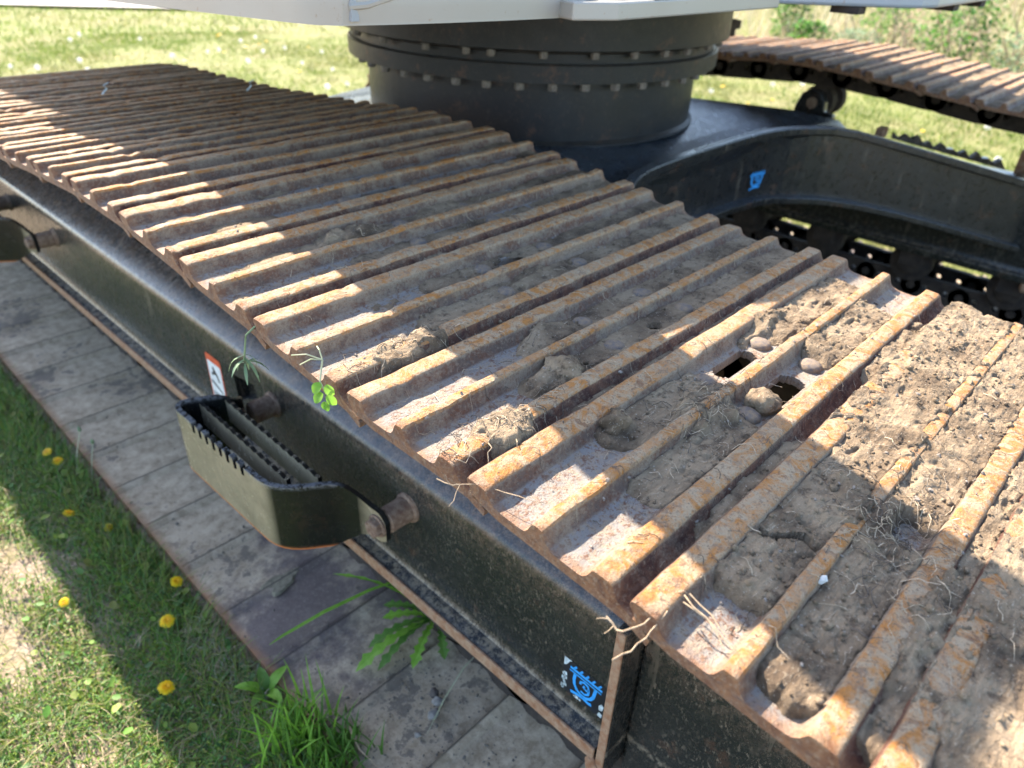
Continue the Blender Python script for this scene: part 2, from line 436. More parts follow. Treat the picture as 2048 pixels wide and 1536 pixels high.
# ------------------------------------------------------------------ the excavator
EX = empty('excavator', (XC, YC, 0))
tag(EX, 'white and black excavator standing on rusty muddy crawler tracks', 'excavator')
def ex(o):
    """keep world placement while parenting to the excavator"""
    o.parent = EX; o.matrix_parent_inverse = Matrix.Translation((-XC, -YC, 0)); return o
def exb(mb, name, mat, **k):
    return ex(mb.build(name, mat, None, **k))
def sub(o, part):
    o.parent = part; o.matrix_parent_inverse = part.matrix_world.inverted() if part.parent is None else Matrix(); return o

# ---- track shoe profile (v toward the near end, z from crest)
PROF = [(0.004, -0.01698), (0.0005, -0.0123), (-0.0015, -0.00726), (-0.0005, -0.00402), (0.0015, -0.0025), (0.004, -0.002), (0.01, -0.0018), (0.016, -0.0018), (0.0215, -0.002), (0.024, -0.0028), (0.0256, -0.00474), (0.0275, -0.00942), (0.0305, -0.01504), (0.035, -0.01828), (0.042, -0.01943), (0.05, -0.0195), (0.058, -0.0195), (0.067, -0.01943), (0.0735, -0.01806), (0.0773, -0.01338), (0.0793, -0.00762), (0.0808, -0.00294), (0.082, -0.0006), (0.084, 0), (0.088, 0.0002), (0.0915, 0), (0.0935, -0.0006), (0.0947, -0.00294), (0.0965, -0.00762), (0.0995, -0.0141), (0.1045, -0.01828), (0.111, -0.01943), (0.118, -0.0195), (0.127, -0.0195), (0.1355, -0.01928), (0.1405, -0.0177), (0.1445, -0.01266), (0.1468, -0.0069), (0.1485, -0.0025), (0.15, -0.001), (0.1525, -0.0007), (0.16, -0.0006), (0.166, -0.0008), (0.169, -0.0018), (0.1708, -0.00424), (0.173, -0.00942), (0.1765, -0.01518), (0.182, -0.01856), (0.189, -0.02049), (0.199, -0.02363), (0.208, -0.02858), (0.213, -0.03188)]
BOT = [(0.2115, -0.0395), (0.2045, -0.037), (0.2015, -0.036), (0.19, -0.0315), (0.17, -0.0305), (0.15, -0.0305), (0.139, -0.0305), (0.134, -0.0305), (0.127, -0.0305), (0.118, -0.0305), (0.111, -0.0305), (0.1055, -0.0305), (0.09, -0.0305), (0.0715, -0.0305), (0.066, -0.0305), (0.058, -0.0305), (0.05, -0.0305), (0.044, -0.0305), (0.0365, -0.0298), (0.028, -0.028), (0.018, -0.0265), (0.009, -0.0245)]
PV = np.array([p[0] for p in PROF]); PZ = np.array([p[1] for p in PROF])
def zprof(v): return np.interp(v, PV, PZ)
HOLES = [(.405, .054, .042, .043, .0665), (.395, .1215, .044, .1045, .1385)]  # cx, cv, half length, v0, v1
def shoe_mesh(name, seed, dense=True, plain=False):
    if dense:
        top = []
        for i in range(len(PROF)-1):
            a, b = PROF[i], PROF[i+1]
            m = 2 if math.hypot(b[0]-a[0], b[1]-a[1]) > .0030 else 1
            for j in range(m): top.append((a[0]+(b[0]-a[0])*j/m, a[1]+(b[1]-a[1])*j/m))
        top.append(PROF[-1])
        xs = np.unique(np.concatenate([np.linspace(0, W, 170), [.0015, .004, W-.004, W-.0015], np.linspace(.345, .455, 56)]))
    else:
        top = PROF
        xs = np.unique(np.concatenate([np.linspace(0, W, 24), [.004, W-.004], np.linspace(.352, .438, 6)]))
    P = np.array(top + BOT); n = len(P); nt_ = len(top); m = len(xs)
    Xg = np.repeat(xs[:, None], n, 1); Vg = np.repeat(P[None, :, 0], m, 0); Zg = np.repeat(P[None, :, 1], m, 0)
    rng = seed*13.7
    # uneven worn steel
    if dense:
        d = .0011*fbm(Xg*14+rng, Vg*22+rng, 4) + .0006*fbm(Xg*90+rng, Vg*120, 2)
        up = np.zeros(n); up[2:nt_-1] = 1
        Zg = Zg + d*up
        cm = np.exp(-((P[:, 1]-0)/.006)**2)[None, :]*up
        Zg = Zg - cm*np.maximum(0, ridge(Xg*11+rng, Vg*3+rng, 2)-.78)*.018
        Vg = Vg + .0009*fbm(Xg*20+rng+5, Vg*10, 3)*up
    # rounded corners at the two ends of each grouser
    e = np.minimum(xs, W-xs)[:, None]
    hgt = np.clip((P[:, 1]+.018)/.018, 0, 1)[None, :]
    topmask = np.zeros((1, n)); topmask[0, 1:nt_-1] = 1
    Zg = Zg - topmask*hgt*np.clip(1-e/.006, 0, 1)**2*.0025
    V = np.stack([Xg, -Vg, Zg], -1).reshape(-1, 3)
    idx = np.arange(m*n).reshape(m, n)
    F = []
    holes = [] 
    xm = (xs[1:]+xs[:-1])/2; vm = (P[:, 0]+np.roll(P[:, 0], -1))/2
    keep = np.ones((m-1, n), bool)
    for (cx, cv, hl, v0, v1) in HOLES:
        hv = (v1-v0)/2; c0 = (v0+v1)/2
        dx = np.maximum(0, np.abs(xm-cx)-(hl-hv))[:, None]; dv = (vm-c0)[None, :]
        ins = (np.sqrt(dx**2+dv**2) < hv) & (np.abs(xm-cx)[:, None] < hl)
        flat = np.ones(n, bool); flat[:3] = False
        keep &= ~(ins & flat[None, :])
    # caps must not be holes; bottom: drop the faces below as well
    for i in range(n):
        j = (i+1) % n
        k = keep[:, i]
        a = idx[:-1, i][k]; b = idx[1:, i][k]; c = idx[1:, j][k]; d_ = idx[:-1, j][k]
        F.append(np.stack([a, b, c, d_], -1))
    F = np.concatenate(F)
    # zones for colour
    nb_ = n
    crest = np.zeros(n); face = np.zeros(n); floor = np.zeros(n)
    for i, (v, z) in enumerate(P):
        if i < nt_:
            if z > -.0035: crest[i] = 1
            elif z < -.0177 and .034 < v < .140: floor[i] = 1
            if (.168 < v < .19 and z < -.004) or (v < .003 and z < -.004): face[i] = 1
            if .0945 < v < .104 and z < -.004: face[i] = .45
            if .024 < v < .034 and z < -.006: face[i] = .45
        else: floor[i] = .3
    A = np.stack([np.tile(crest, (m, 1)), np.tile(face, (m, 1)), np.tile(floor, (m, 1))], -1).reshape(-1, 3)
    # end caps as triangle fans from tessellation
    caps = tessellate_polygon([[Vector((p[0], p[1], 0)) for p in P]])
    if plain == 'inner':
        Zb = V.reshape(m, n, 3); vb = P[nt_:, 0]; Zb[:, nt_:, 2] += np.where(vb < .03, .009*(1-vb/.03), 0) + np.where(vb > .195, -.002, 0)
        V = Zb.reshape(-1, 3); A.reshape(m, n, 3)[:, nt_:, 1] = np.where((vb < .020) | (vb > .207), 1, 0)
    me = bpy.data.meshes.new(name)
    polys = [tuple(f) for f in F.tolist()] + [(int(idx[0, a]), int(idx[0, b]), int(idx[0, c])) for a, b, c in caps] + [(int(idx[-1, c]), int(idx[-1, b]), int(idx[-1, a])) for a, b, c in caps]
    me.from_pydata(V.tolist(), [], polys)
    at = me.color_attributes.new('zone', 'FLOAT_COLOR', 'POINT')
    b = np.ones((len(V), 4), np.float32); b[:, :3] = A; at.data.foreach_set('color', b.ravel())
    bm = bmesh.new(); bm.from_mesh(me)
    # hole walls: join boundary loops top to bottom
    be = [e for e in bm.edges if e.is_boundary]
    if be:
        try: bmesh.ops.bridge_loops(bm, edges=[e for e in be if all(abs(v.co.y+.055) < .03 for v in e.verts)])
        except Exception: pass
        be = [e for e in bm.edges if e.is_boundary]
        try: bmesh.ops.bridge_loops(bm, edges=[e for e in be if all(abs(v.co.y+.122) < .03 for v in e.verts)])
        except Exception: pass
    bmesh.ops.recalc_face_normals(bm, faces=bm.faces)
    bm.to_mesh(me); bm.free()
    me.polygons.foreach_set('use_smooth', [True]*len(me.polygons))
    try: me.set_sharp_from_angle(angle=math.radians(38))
    except Exception: pass
    return me

# ---- path of the crests round the track (y, z)
TOP = [(-1.2,.825),(-.95,.829),(-.76,.836),(-.57,.847),(-.38,.862),(-.19,.876),(0,.8905),(.19,.8925),(.38,.911),(.57,.928),(.76,.945),(.92,.950),(1.06,.944),(1.19,.932),(1.32,.922),(1.51,.909),(1.67,.899),(1.84,.891),(2.0,.887),(2.2,.884),(2.40,.872),(2.6,.840),(2.78,.800),(3.05,.750),(3.35,.712)]
def arc(c, r, a0, a1, n=14): return [(c[0]+r*math.cos(a0+(a1-a0)*i/n), c[1]+r*math.sin(a0+(a1-a0)*i/n)) for i in range(n+1)]
FAR = arc((3.36, .36), .355, math.radians(80), math.radians(-90))
NEAR = arc((-1.2, .415), .41, math.radians(90), math.radians(270))
def walk(poly, start, n, step=PITCHL):
    """points along poly, each `step` straight-line metres from the last"""
    out = [start]; seg = 0; p = Vector(start)
    P = [Vector(q) for q in poly]
    while len(out) < n+1:
        done = False
        for i in range(seg, len(P)-1):
            a, b = P[i], P[i+1]
            d = b-a; f = a-p
            A = d.dot(d); B = 2*f.dot(d); Cc = f.dot(f)-step*step
            D = B*B-4*A*Cc
            if D < 0: continue
            t = (-B+math.sqrt(D))/(2*A)
            if 0 <= t <= 1:
                p = a+d*t; seg = i; out.append((p.x, p.y)); done = True; break
        if not done: break
    return out
def anchors(y0, dz, ybot):
    top = [(y, z+dz) for y, z in TOP]
    z0 = float(np.interp(y0, [a for a, _ in top], [b for _, b in top]))
    toNear = [(y0, z0)] + [q for q in reversed(top) if q[0] < y0] + NEAR[1:] + [(2.8, .005)]
    toFar = [(y0, z0)] + [q for q in top if q[0] > y0] + FAR + [(-1.2, .005)]
    A = walk(toNear, (y0, z0), 12); B = walk(toFar, (y0, z0), 22)
    # frames: list of (anchor far edge, direction of v)
    fr = []
    for i in range(len(A)-1): fr.append((A[i], A[i+1], -(i)))
    for i in range(len(B)-1): fr.append((B[i+1], B[i], i+1))
    bot = []
    y = ybot
    while y > -1.1: y -= PITCHL
    while y < 3.2:
        bot.append(((y, .005), (y+PITCHL, .005), None)); y += PITCHL
    return fr, bot
def frame_mat(x0, a, b):
    a = Vector((0, *a)); b = Vector((0, *b)); v = (b-a).normalized()
    y = -v; x = Vector((1, 0, 0)); z = x.cross(y)
    m = Matrix((x, y, z)).transposed().to_4x4(); m.translation = Vector((x0, a.y, a.z)); return m

SH = [shoe_mesh('track_shoe', s) for s in range(4)]
SHC = shoe_mesh('track_shoe_plain', 9, dense=False)
SHB = shoe_mesh('track_shoe_inner', 5, dense=False, plain='inner')
for m_ in SH+[SHC]: m_.materials.append(MS)
SHB.materials.append(MPLATE); SHB.set_sharp_from_angle(angle=math.radians(16))
BOLT = hexbolt(.0165, .0125)
bme = meshof('shoe_bolt', BOLT.V, BOLT.F)
# worn round-shouldered bolt head
bb = MB(); bb.lathe([(.0155, -.002), (.0152, .003), (.0138, .0065), (.0095, .0085), (.004, .0092), (0.0001, .0093)], (0, 0, 0), n=9)
bme = meshof('shoe_bolt', bb.V, bb.F, True); bme.materials.append(MBOLTS)
LINKPOLY = [(.030,-.0355),(.062,-.0355),(.070,-.044),(.082,-.052),(.095,-.0545),(.108,-.052),(.120,-.044),(.128,-.0355),(.165,-.0355),(.178,-.047)] + \
  [(.19+.041*math.cos(a), -.090+.041*math.sin(a)) for a in np.linspace(math.radians(85), math.radians(-80), 8)] + [(.16,-.135),(.03,-.135)] + \
  [(.0+.041*math.cos(a), -.090+.041*math.sin(a)) for a in np.linspace(math.radians(-100), math.radians(-265), 8)] 
HOLE = [(.012*math.cos(a), -.090+.012*math.sin(a)) for a in np.linspace(0, 2*math.pi, 10, endpoint=False)]
lk = MB(); lk.prism([LINKPOLY, [(p[0]+.055, p[1]) for p in HOLE], [(p[0]+.135, p[1]) for p in HOLE]], lambda p: (0, -p[0], p[1]), lambda p: (.028, -p[0], p[1]))
lk.lathe([(.0, -.002), (.016, -.002), (.017, 0), (.017, .028), (.016, .030), (.0, .030)], (0, 0, -.090), axis='x', n=12)
lme = meshof('track_link', lk.V, lk.F); lme.materials.append(MCHAIN)
bm = bmesh.new(); bm.from_mesh(lme); bmesh.ops.recalc_face_normals(bm, faces=bm.faces); bm.to_mesh(lme); bm.free()

FRAMES = {}
for side, (x0, y0, dz, ybot) in {'near': (0, 0.0, 0.0, .369), 'far': (G, .076, -.012, .33)}.items():
    fr, bot = anchors(y0, dz, ybot)
    FRAMES[side] = fr
    for a, b, k in fr:
        vis = -3 <= k <= 12
        me = SH[(k*7+2) % 4] if (side == 'near' and vis) else SHC
        o = put('track_shoe', me); o.matrix_world = frame_mat(x0, a, b); ex(o)
        FRAMES.setdefault((side, k), o)
        if (side == 'near' and -3 <= k <= 6):
            for (bx_, bv) in ((.337, .0535), (.473, .0535), (.318, .121), (.478, .121)):
                q = put('bolt', bme); q.parent = o; q.location = (bx_, -bv, -.0208); q.rotation_euler = (0, 0, bx_*37+k)
        if (side == 'near' and vis) or side == 'far':
            for lx in (.30, .48):
                q = put('track_link', lme); q.matrix_world = frame_mat(x0+lx, a, b); ex(q)
    for a, b, k in bot:
        o = put('track_shoe', SHB); o.matrix_world = frame_mat(x0, a, b); ex(o)
        o['label'] = 'smooth inner face of a shoe lying on the ground'
        if side == 'far' or a[0] > -.3:
            for lx in (.30, .48):
                q = put('track_link', lme); q.matrix_world = frame_mat(x0+lx, a, b); ex(q)

# ---- side frames of the tracks
def frame_section(mir):
    s = [(.205,.262),(.205,.281),(.214,.2845),(.228,.287),(.234,.296),(.2355,.31),(.2355,.497)]
    c = (.2655, .497); r = .030
    for a in np.linspace(180, 134, 7)[1:]: s.append((c[0]+r*math.cos(math.radians(a)), c[1]+r*math.sin(math.radians(a))))
    s += [(.345, .582), (.4056, .588)]
    full = s + [(2*.4056-x, z) for x, z in reversed(s[:-1])]
    return full
def boolcut(o, cutters):
    for c in cutters:
        md = o.modifiers.new('cut', 'BOOLEAN'); md.operation = 'DIFFERENCE'; md.object = c; md.solver = 'EXACT'
    bpy.context.view_layer.update()
    dg = bpy.context.evaluated_depsgraph_get()
    me = bpy.data.meshes.new_from_object(o.evaluated_get(dg)); o.modifiers.clear()
    old = o.data; o.data = me; bpy.data.meshes.remove(old)
    for c in cutters: bpy.data.objects.remove(c)
sec = frame_section(False)
for x0, nm in ((0, 'near'), (G, 'far')):
    mb = MB(); mb.prism([sec], lambda p: (x0+p[0], -.062, p[1]), lambda p: (x0+p[0], 3.3, p[1]))
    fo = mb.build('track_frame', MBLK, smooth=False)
    if nm == 'near':
        c1 = MB(); c1.prism([[(.933,.452),(.922,.420),(1.020,.372),(1.026,.437)]], lambda p: (.15, p[0], p[1]), lambda p: (.262, p[0], p[1]))
        c1 = c1.build('cutter')
        c2 = MB(); c2.box((.305, 1.50, .5), (.345, 1.66, .8)); c2 = c2.build('cutter')
        boolcut(fo, [c1, c2])
    fo.data.polygons.foreach_set('use_smooth', [True]*len(fo.data.polygons))
    fo.data.set_sharp_from_angle(angle=math.radians(28))
    ex(fo)
    for xa in (.199, 2*.4056-.2045):
        fl = MB(); fl.box((x0+xa, -.063, .258), (x0+xa+.0055, 3.3, .2845)); o = fl.build('rail_edge', MRUST if (x0 == 0 and xa < .3) else MBLK, bevel=.002); sub(o, fo)
    # end plate, weld and the idler yoke beyond it
    ep = MB(); ep.box((x0+.205, -.082, .225), (x0+.606, -.066, .557)); o = ep.build('end_plate', MBLK, bevel=.002); sub(o, fo)
    for xa in (.2005, .6065):
        ee = MB(); ee.box((x0+xa, -.081, .226), (x0+xa+.0042, -.067, .556)); o = ee.build('plate_edge', MRUST, bevel=.0015); sub(o, fo)
    wd = MB(); wd.tube([(x0+.2, -.060, .262), (x0+.203, -.061, .252), (x0+.206, -.062, .240), (x0+.207, -.064, .226)], [.004, .012, .013, .006], 8); o = wd.build('weld_bead', MRUST, smooth=True); sub(o, fo)
    yk = MB(); yk.prism([[(.252,.20),(.252,.52),(.29,.56),(.34,.58),(.47,.58),(.52,.56),(.559,.52),(.559,.20)]], lambda p: (x0+p[0], -.083, p[1]), lambda p: (x0+p[0], -.85, p[1]))
    exb(yk, 'idler_yoke', MBLK, bevel=.006)
    # rollers
    for i in range(9):
        yy = -.02 + i*.37
        rl = MB(); rl.lathe([(.0,.245),(.035,.245),(.05,.255),(.05,.262),(.082,.268),(.082,.30),(.066,.31),(.066,.34),(.055,.36),(.055,.45),(.066,.47),(.066,.50),(.082,.51),(.082,.543),(.05,.55),(.05,.557),(.035,.566),(0,.566)], (x0, yy, .200), axis='x', n=28)
        exb(rl, 'track_roller', MCHAIN, smooth=True)
        for sx in (.232, .560):
            kb = MB(); kb.box((x0+sx, yy-.045, .19), (x0+sx+.02, yy+.045, .2615)); exb(kb, 'roller_bracket', MCHAIN, bevel=.004)
    for yy in (.92, 2.35):
        rl = MB(); rl.lathe([(0,.30),(.03,.30),(.045,.305),(.045,.315),(.066,.318),(.066,.36),(.05,.37),(.05,.41),(.066,.42),(.066,.46),(.045,.465),(.02,.47),(0,.47)], (x0, yy, .735), axis='x', n=28)
        exb(rl, 'carrier_roller', MCHAIN, smooth=True)
        kb = MB(); kb.prism([[(-.10,.50),(-.10,.70),(-.06,.705),(-.055,.745),(-.03,.775),(.02,.785),(.05,.77),(.07,.72),(.085,.50)]], lambda p: (x0+(.47 if x0 == 0 else .262), yy+p[0], p[1]), lambda p: (x0+(.53 if x0 == 0 else .30), yy+p[0], p[1]))
        o = kb.build('roller_stand', MBLK2, bevel=.006); ex(o)
        cp = MB(); cp.lathe([(0, -.004), (.022, -.004), (.024, 0), (.024, .003)], (x0+(.53 if x0 == 0 else .262), yy, .735), axis='x', n=20); o = cp.build('pin_cap', MBOLT, smooth=False); sub(o, [q for q in COL.objects if q.name.startswith('roller_stand')][-1])

# sprocket and idler wheels
for x0 in (0, G):
    for yy, nm, r in ((3.36, 'drive_sprocket', .27), (-1.2, 'front_idler', .30)):
        s_ = MB(); n_ = 42
        pol = []
        for i in range(n_):
            a = 2*math.pi*i/n_; rr = r*(1.03 if (i % 2 == 0 and nm == 'drive_sprocket') else .96)
            pol.append((yy+rr*math.cos(a), .40+rr*math.sin(a)))
        s_.prism([pol], lambda p: (x0+.37, p[0], p[1]), lambda p: (x0+.44, p[0], p[1]))
        s_.lathe([(0, .26), (.12, .26), (.14, .28), (.14, .53), (.12, .55), (0, .55)], (x0, yy, .40), axis='x', n=24)
        exb(s_, nm, MCHAIN)

# ---- access steps on the near track frame
def strip(path, zfun, th, name, mat):
    """vertical plate bent along a plan path; zfun(u) -> list of (u, zlow, zhigh) columns"""
    P = [Vector(p) for p in path]
    L = [0]
    for i in range(1, len(P)): L.append(L[-1] + (P[i]-P[i-1]).length)
    tot = L[-1]
    def at(u):
        u = min(max(u, 0), tot)
        for i in range(1, len(L)):
            if u <= L[i]+1e-9:
                t = (u-L[i-1])/(L[i]-L[i-1]); p = P[i-1].lerp(P[i], t)
                d0 = (P[i]-P[i-1]).normalized(); 
                d = d0
                if t < .5 and i > 1: d = (d0*(0.5+t) + (P[i-1]-P[i-2]).normalized()*(.5-t)).normalized()
                elif t > .5 and i < len(P)-1: d = (d0*(1.5-t) + (P[i+1]-P[i]).normalized()*(t-.5)).normalized()
                return p, Vector((-d.y, d.x))
    mb = MB(); V = []; F = []
    cols = zfun(tot)
    for u, lo, hi in cols:
        p, n = at(u); a = p+n*th/2; b = p-n*th/2
        V += [(a.x, a.y, lo), (a.x, a.y, hi), (b.x, b.y, lo), (b.x, b.y, hi)]
    m = len(cols)
    for i in range(m-1):
        k = i*4; q = k+4
        F += [(k, q, q+1, k+1), (k+2, k+3, q+3, q+2), (k+1, q+1, q+3, k+3), (k, k+2, q+2, q)]
    F += [(0, 1, 3, 2), ((m-1)*4, (m-1)*4+2, (m-1)*4+3, (m-1)*4+1)]
    mb.add(V, F); return mb
def rounded(pts, r, n=7):
    out = [pts[0]]
    for i in range(1, len(pts)-1):
        p = Vector(pts[i]); a = (Vector(pts[i-1])-p).normalized(); b = (Vector(pts[i+1])-p).normalized()
        for k in range(n+1):
            t = k/n
            out.append(tuple((p+a*r)*(1-t)**2 + p*2*t*(1-t) + (p+b*r)*t**2))
    out.append(pts[-1]); return out
steproot = None
def make_step(dy, first):
    e = empty('step', (.15, .62+dy, .45)); ex(e)
    e['label'] = 'black foot step bolted to the side of the near track frame' if first else 'second foot step further along the near track frame'
    bpy.context.view_layer.update()
    path = rounded([(.176, .385), (.170, .462), (.056, .540), (.050, .906), (.172, .842), (.178, .885)], .045)
    path = [(x, y+dy) for x, y in path]
    def zf(tot):
        cols = []
        ZT, ZB = .505, .362
        # right arm: from a narrow rounded lug to the full height
        for t in list(np.linspace(0, .16, 22))+[.175, .19, .205, .215, .225, .24, .26]:
            s_ = smooth(.035, .13, t); lo = .414 - .010*math.sin(min(1, t/.02)*math.pi/2) - (.404-ZB)*float(s_); cols.append((t, lo, .452+.018*math.sin(min(1, t/.02)*math.pi/2)+(ZT-.470)*float(smooth(.03, .115, t))))
        u0 = .285; u1 = tot-.215
        cols.append((u0-.004, ZB, ZT)); 
        nn = 8; st = (u1-u0)/nn
        for i in range(nn):
            a = u0+i*st
            cols += [(a, ZB, ZT), (a+.002, ZB, ZT-.019), (a+st*.46, ZB, ZT-.021), (a+st*.52, ZB, ZT-.004), (a+st*.58, ZB, ZT), (a+st*.96, ZB, ZT+.001)]
        for t in list(np.linspace(.20, 0, 26)):
            s_ = smooth(0, .10, t); cols.append((tot-t, .405-(.405-ZB)*float(s_), .47+(ZT-.47)*float(smooth(0, .08, t))))
        return cols
    mb = strip(path, zf, .010, 'step_frame', MSTEP)
    o = mb.build('step_bracket', MSTEP, smooth=True); sub(o, e); 
    lowedge = MB()
    lp = [(x, y) for x, y in path]
    for x_, ya, yb, xb in ((.094, .552, .880, .098), (.136, .52, .853, .140)):
        b = MB()
        n_ = 26; V = []; F = []
        for i in range(n_+1):
            t = i/n_; y = ya+(yb-ya)*t; x = x_+(xb-x_)*t - .0*t
            zt = .497 - (.0035 if i % 2 else 0)
            V += [(x-.004, y+dy, .445), (x-.004, y+dy, zt), (x+.004, y+dy, .445), (x+.004, y+dy, zt)]
        for i in range(n_):
            k = i*4; q = k+4
            F += [(k, q, q+1, k+1), (k+2, k+3, q+3, q+2), (k+1, q+1, q+3, k+3), (k, k+2, q+2, q)]
        F += [(0, 1, 3, 2), (n_*4, n_*4+2, n_*4+3, n_*4+1)]
        b.add(V, F); q = b.build('tread_bar', MSTEP); sub(q, e)
    for yy in (.404, .853):
        b = MB(); b.lathe([(.030, .0), (.029, -.004), (.0245, -.007), (.0238, -.050), (.020, -.053), (0, -.053)], (.2355, yy+dy, .440), axis='x', n=24)
        q = b.build('mounting_boss', MBOLT, smooth=True); sub(q, e)
    hb = hexbolt(.0185, .016, .022)
    for yy, xx in ((.404, .169), (.862, .169)):
        me = meshof('step_bolt', hb.V, hb.F); q = put('bolt', me, mat=MBOLT)
        q.matrix_world = Matrix.Translation((xx, yy+dy, .440)) @ Matrix.Rotation(math.radians(-90), 4, 'Y') @ Matrix.Rotation(.3, 4, 'Z'); sub(q, e)
    return e
bpy.context.view_layer.update()
# helper keeps world transform when parenting a freshly built mesh (identity world) under an Empty part
def sub(o, part):
    bpy.context.view_layer.update()
    o.parent = part; o.matrix_parent_inverse = part.matrix_world.inverted(); return o
make_step(0, True); make_step(1.74, False)

# ---- centre frame: deck plate, legs, walls
EDGE = [(1.694,.72,.773,.545),(1.95,.715,.773,.538),(2.08,.70,.773,.533),(2.2,.655,.772,.52),(2.33,.575,.766,.508),(2.454,.421,.726,.485),(2.60,.25,.677,.44),(2.753,.065,.622,.385),(2.80,.01,.605,.37)]
BACK = [(2.80,.62,.60),(2.70,.74,.715),(2.55,.86,.752),(2.40,.99,.770),(2.31,1.2,.773),(2.29,1.478,.773)]
def mx(p): return (2*XC-p[0],)+tuple(p[1:])
def my(p):   # the rear edge hugs the bearing more closely than the front one
    dx = abs(p[0]-XC); k = max(0, 1-dx/.75) if p[1] < .9 else 0
    return (p[0], 2*YC-p[1]-.20*k**.6, p[2]-(.06 if p[1] < .9 and dx > .3 else 0))+tuple(p[3:])
front = [mx(p) for p in reversed(EDGE[1:])] + EDGE
quarter = [p[:3] for p in EDGE] + BACK
ring_out = quarter + [my(p) for p in reversed(quarter[:-1])]
ring_out = ring_out + [mx(p) for p in reversed(ring_out)]
# dedupe
pl = []
for p in ring_out:
    if not pl or (abs(p[0]-pl[-1][0])+abs(p[1]-pl[-1][1])) > 1e-4: pl.append(p)
if abs(pl[0][0]-pl[-1][0])+abs(pl[0][1]-pl[-1][1]) < 1e-4: pl.pop()
tr = tessellate_polygon([[Vector((p[0], p[1], 0)) for p in pl]])
n = len(pl)
mb = MB(); V = [p for p in pl] + [(p[0], p[1], p[2]-.02) for p in pl]
F = [tuple(t) for t in tr] + [tuple(i+n for i in reversed(t)) for t in tr] + [(i, (i+1) % n, (i+1) % n+n, i+n) for i in range(n)]
mb.add(V, F); CFR = exb(mb, 'center_frame', MBLK2, bevel=.003)
def inset(P, d):
    out = []
    for i, p in enumerate(P):
        a = Vector(P[max(i-1, 0)][:2]); b = Vector(P[min(i+1, len(P)-1)][:2]); t = (b-a).normalized(); nn = Vector((-t.y, t.x))
        out.append((p[0]+nn.x*d, p[1]+nn.y*d)+tuple(p[2:]))
    return out
def wall(P, d0, d1, zt, zb, name):
    A = inset(P, d0); B = inset(P, d1); V = []; F = []
    for a, b in zip(A, B): V += [(a[0], a[1], zt(a)), (a[0], a[1], zb(a)), (b[0], b[1], zt(b)), (b[0], b[1], zb(b))]
    m = len(P)
    for i in range(m-1):
        k = i*4; q = k+4
        F += [(k, k+1, q+1, q), (k+2, q+2, q+3, k+3), (k+1, k+3, q+3, q+1), (k, q, q+2, k+2)]
    F += [(0, 2, 3, 1), ((m-1)*4, (m-1)*4+1, (m-1)*4+3, (m-1)*4+2)]
    return MB().add(V, F)
def finer(P, n=4):
    out = []
    for a, b in zip(P[:-1], P[1:]):
        for i in range(n): out.append(tuple(a[j]+(b[j]-a[j])*i/n for j in range(len(a))))
    out.append(P[-1]); return out
# smooth the edge curve
def chaikin(P, it=2):
    for _ in range(it):
        Q = [P[0]]
        for a, b in zip(P[:-1], P[1:]):
            Q.append(tuple(a[j]*.75+b[j]*.25 for j in range(len(a)))); Q.append(tuple(a[j]*.25+b[j]*.75 for j in range(len(a))))
        Q.append(P[-1]); P = Q
    return P
FE = chaikin(front, 1)
wl = wall(FE, .022, .042, lambda p: p[2]-.0195, lambda p: p[3]+.012, 'front_wall'); o = wl.build('front_wall', MBLK2); sub(o, CFR)
bp_ = wall(FE, -.02, .25, lambda p: p[3]+.014, lambda p: p[3]-.008, 'bottom_flange'); o = bp_.build('bottom_flange', MBLK2, bevel=.003); sub(o, CFR)
lip = wall(FE, -.004, .03, lambda p: p[2]+.002, lambda p: p[2]-.024, 'deck_lip'); o = lip.build('deck_lip', MBLK2, bevel=.004); sub(o, CFR)
seam = MB(); seam.box((1.62, .735, .7735), (2.06, .741, .7765)); o = seam.build('weld_seam', MBLK); sub(o, CFR)
rearw = wall([my(p) for p in FE], -.022, -.042, lambda p: p[2]-.0195, lambda p: p[3]+.012, 'rear_wall'); o = rearw.build('rear_wall', MBLK2); sub(o, CFR)
under = MB(); under.lathe([(0, .47), (.60, .47), (.60, .752), (0, .752)], (XC, YC, 0), n=40); o = under.build('hub_box', MBLK2); sub(o, CFR)
# rusty jagged guard pieces on the far leg
gd = MB(); gp = [(0, 0)]
for i in range(10):
    t = i/9; gp += [(t*.40, .022+.012*((i*37) % 5)/4), (t*.40+.022, .006+.006*((i*17) % 3))]
gp += [(.43, .0)]
gd.prism([gp], lambda p: (2.63+.30*p[0]/.43, .50-.34*p[0]/.43, .70-.095*p[0]/.43+p[1]), lambda p: (2.65+.30*p[0]/.43, .515-.34*p[0]/.43, .70-.095*p[0]/.43+p[1]))
o = gd.build('hose_guard', MBLK); sub(o, CFR)
for q in (((2.955,.10,.59),(2.99,.14,.68)), ((2.60,.53,.70),(2.65,.56,.735))):
    b_ = MB(); b_.box(*q); o = b_.build('lug', MRUST, bevel=.004); sub(o, CFR)
cl = MB(); cl.prism([[(.0,.54),(.09,.62),(.13,.68),(.2,.62),(.3,.55),(.3,.5),(0,.5)]], lambda p: (2.93, -.12+p[0], p[1]), lambda p: (2.99, -.12+p[0], p[1])); o = cl.build('mud_clump', MMUD, bevel=.01); sub(o, CFR)

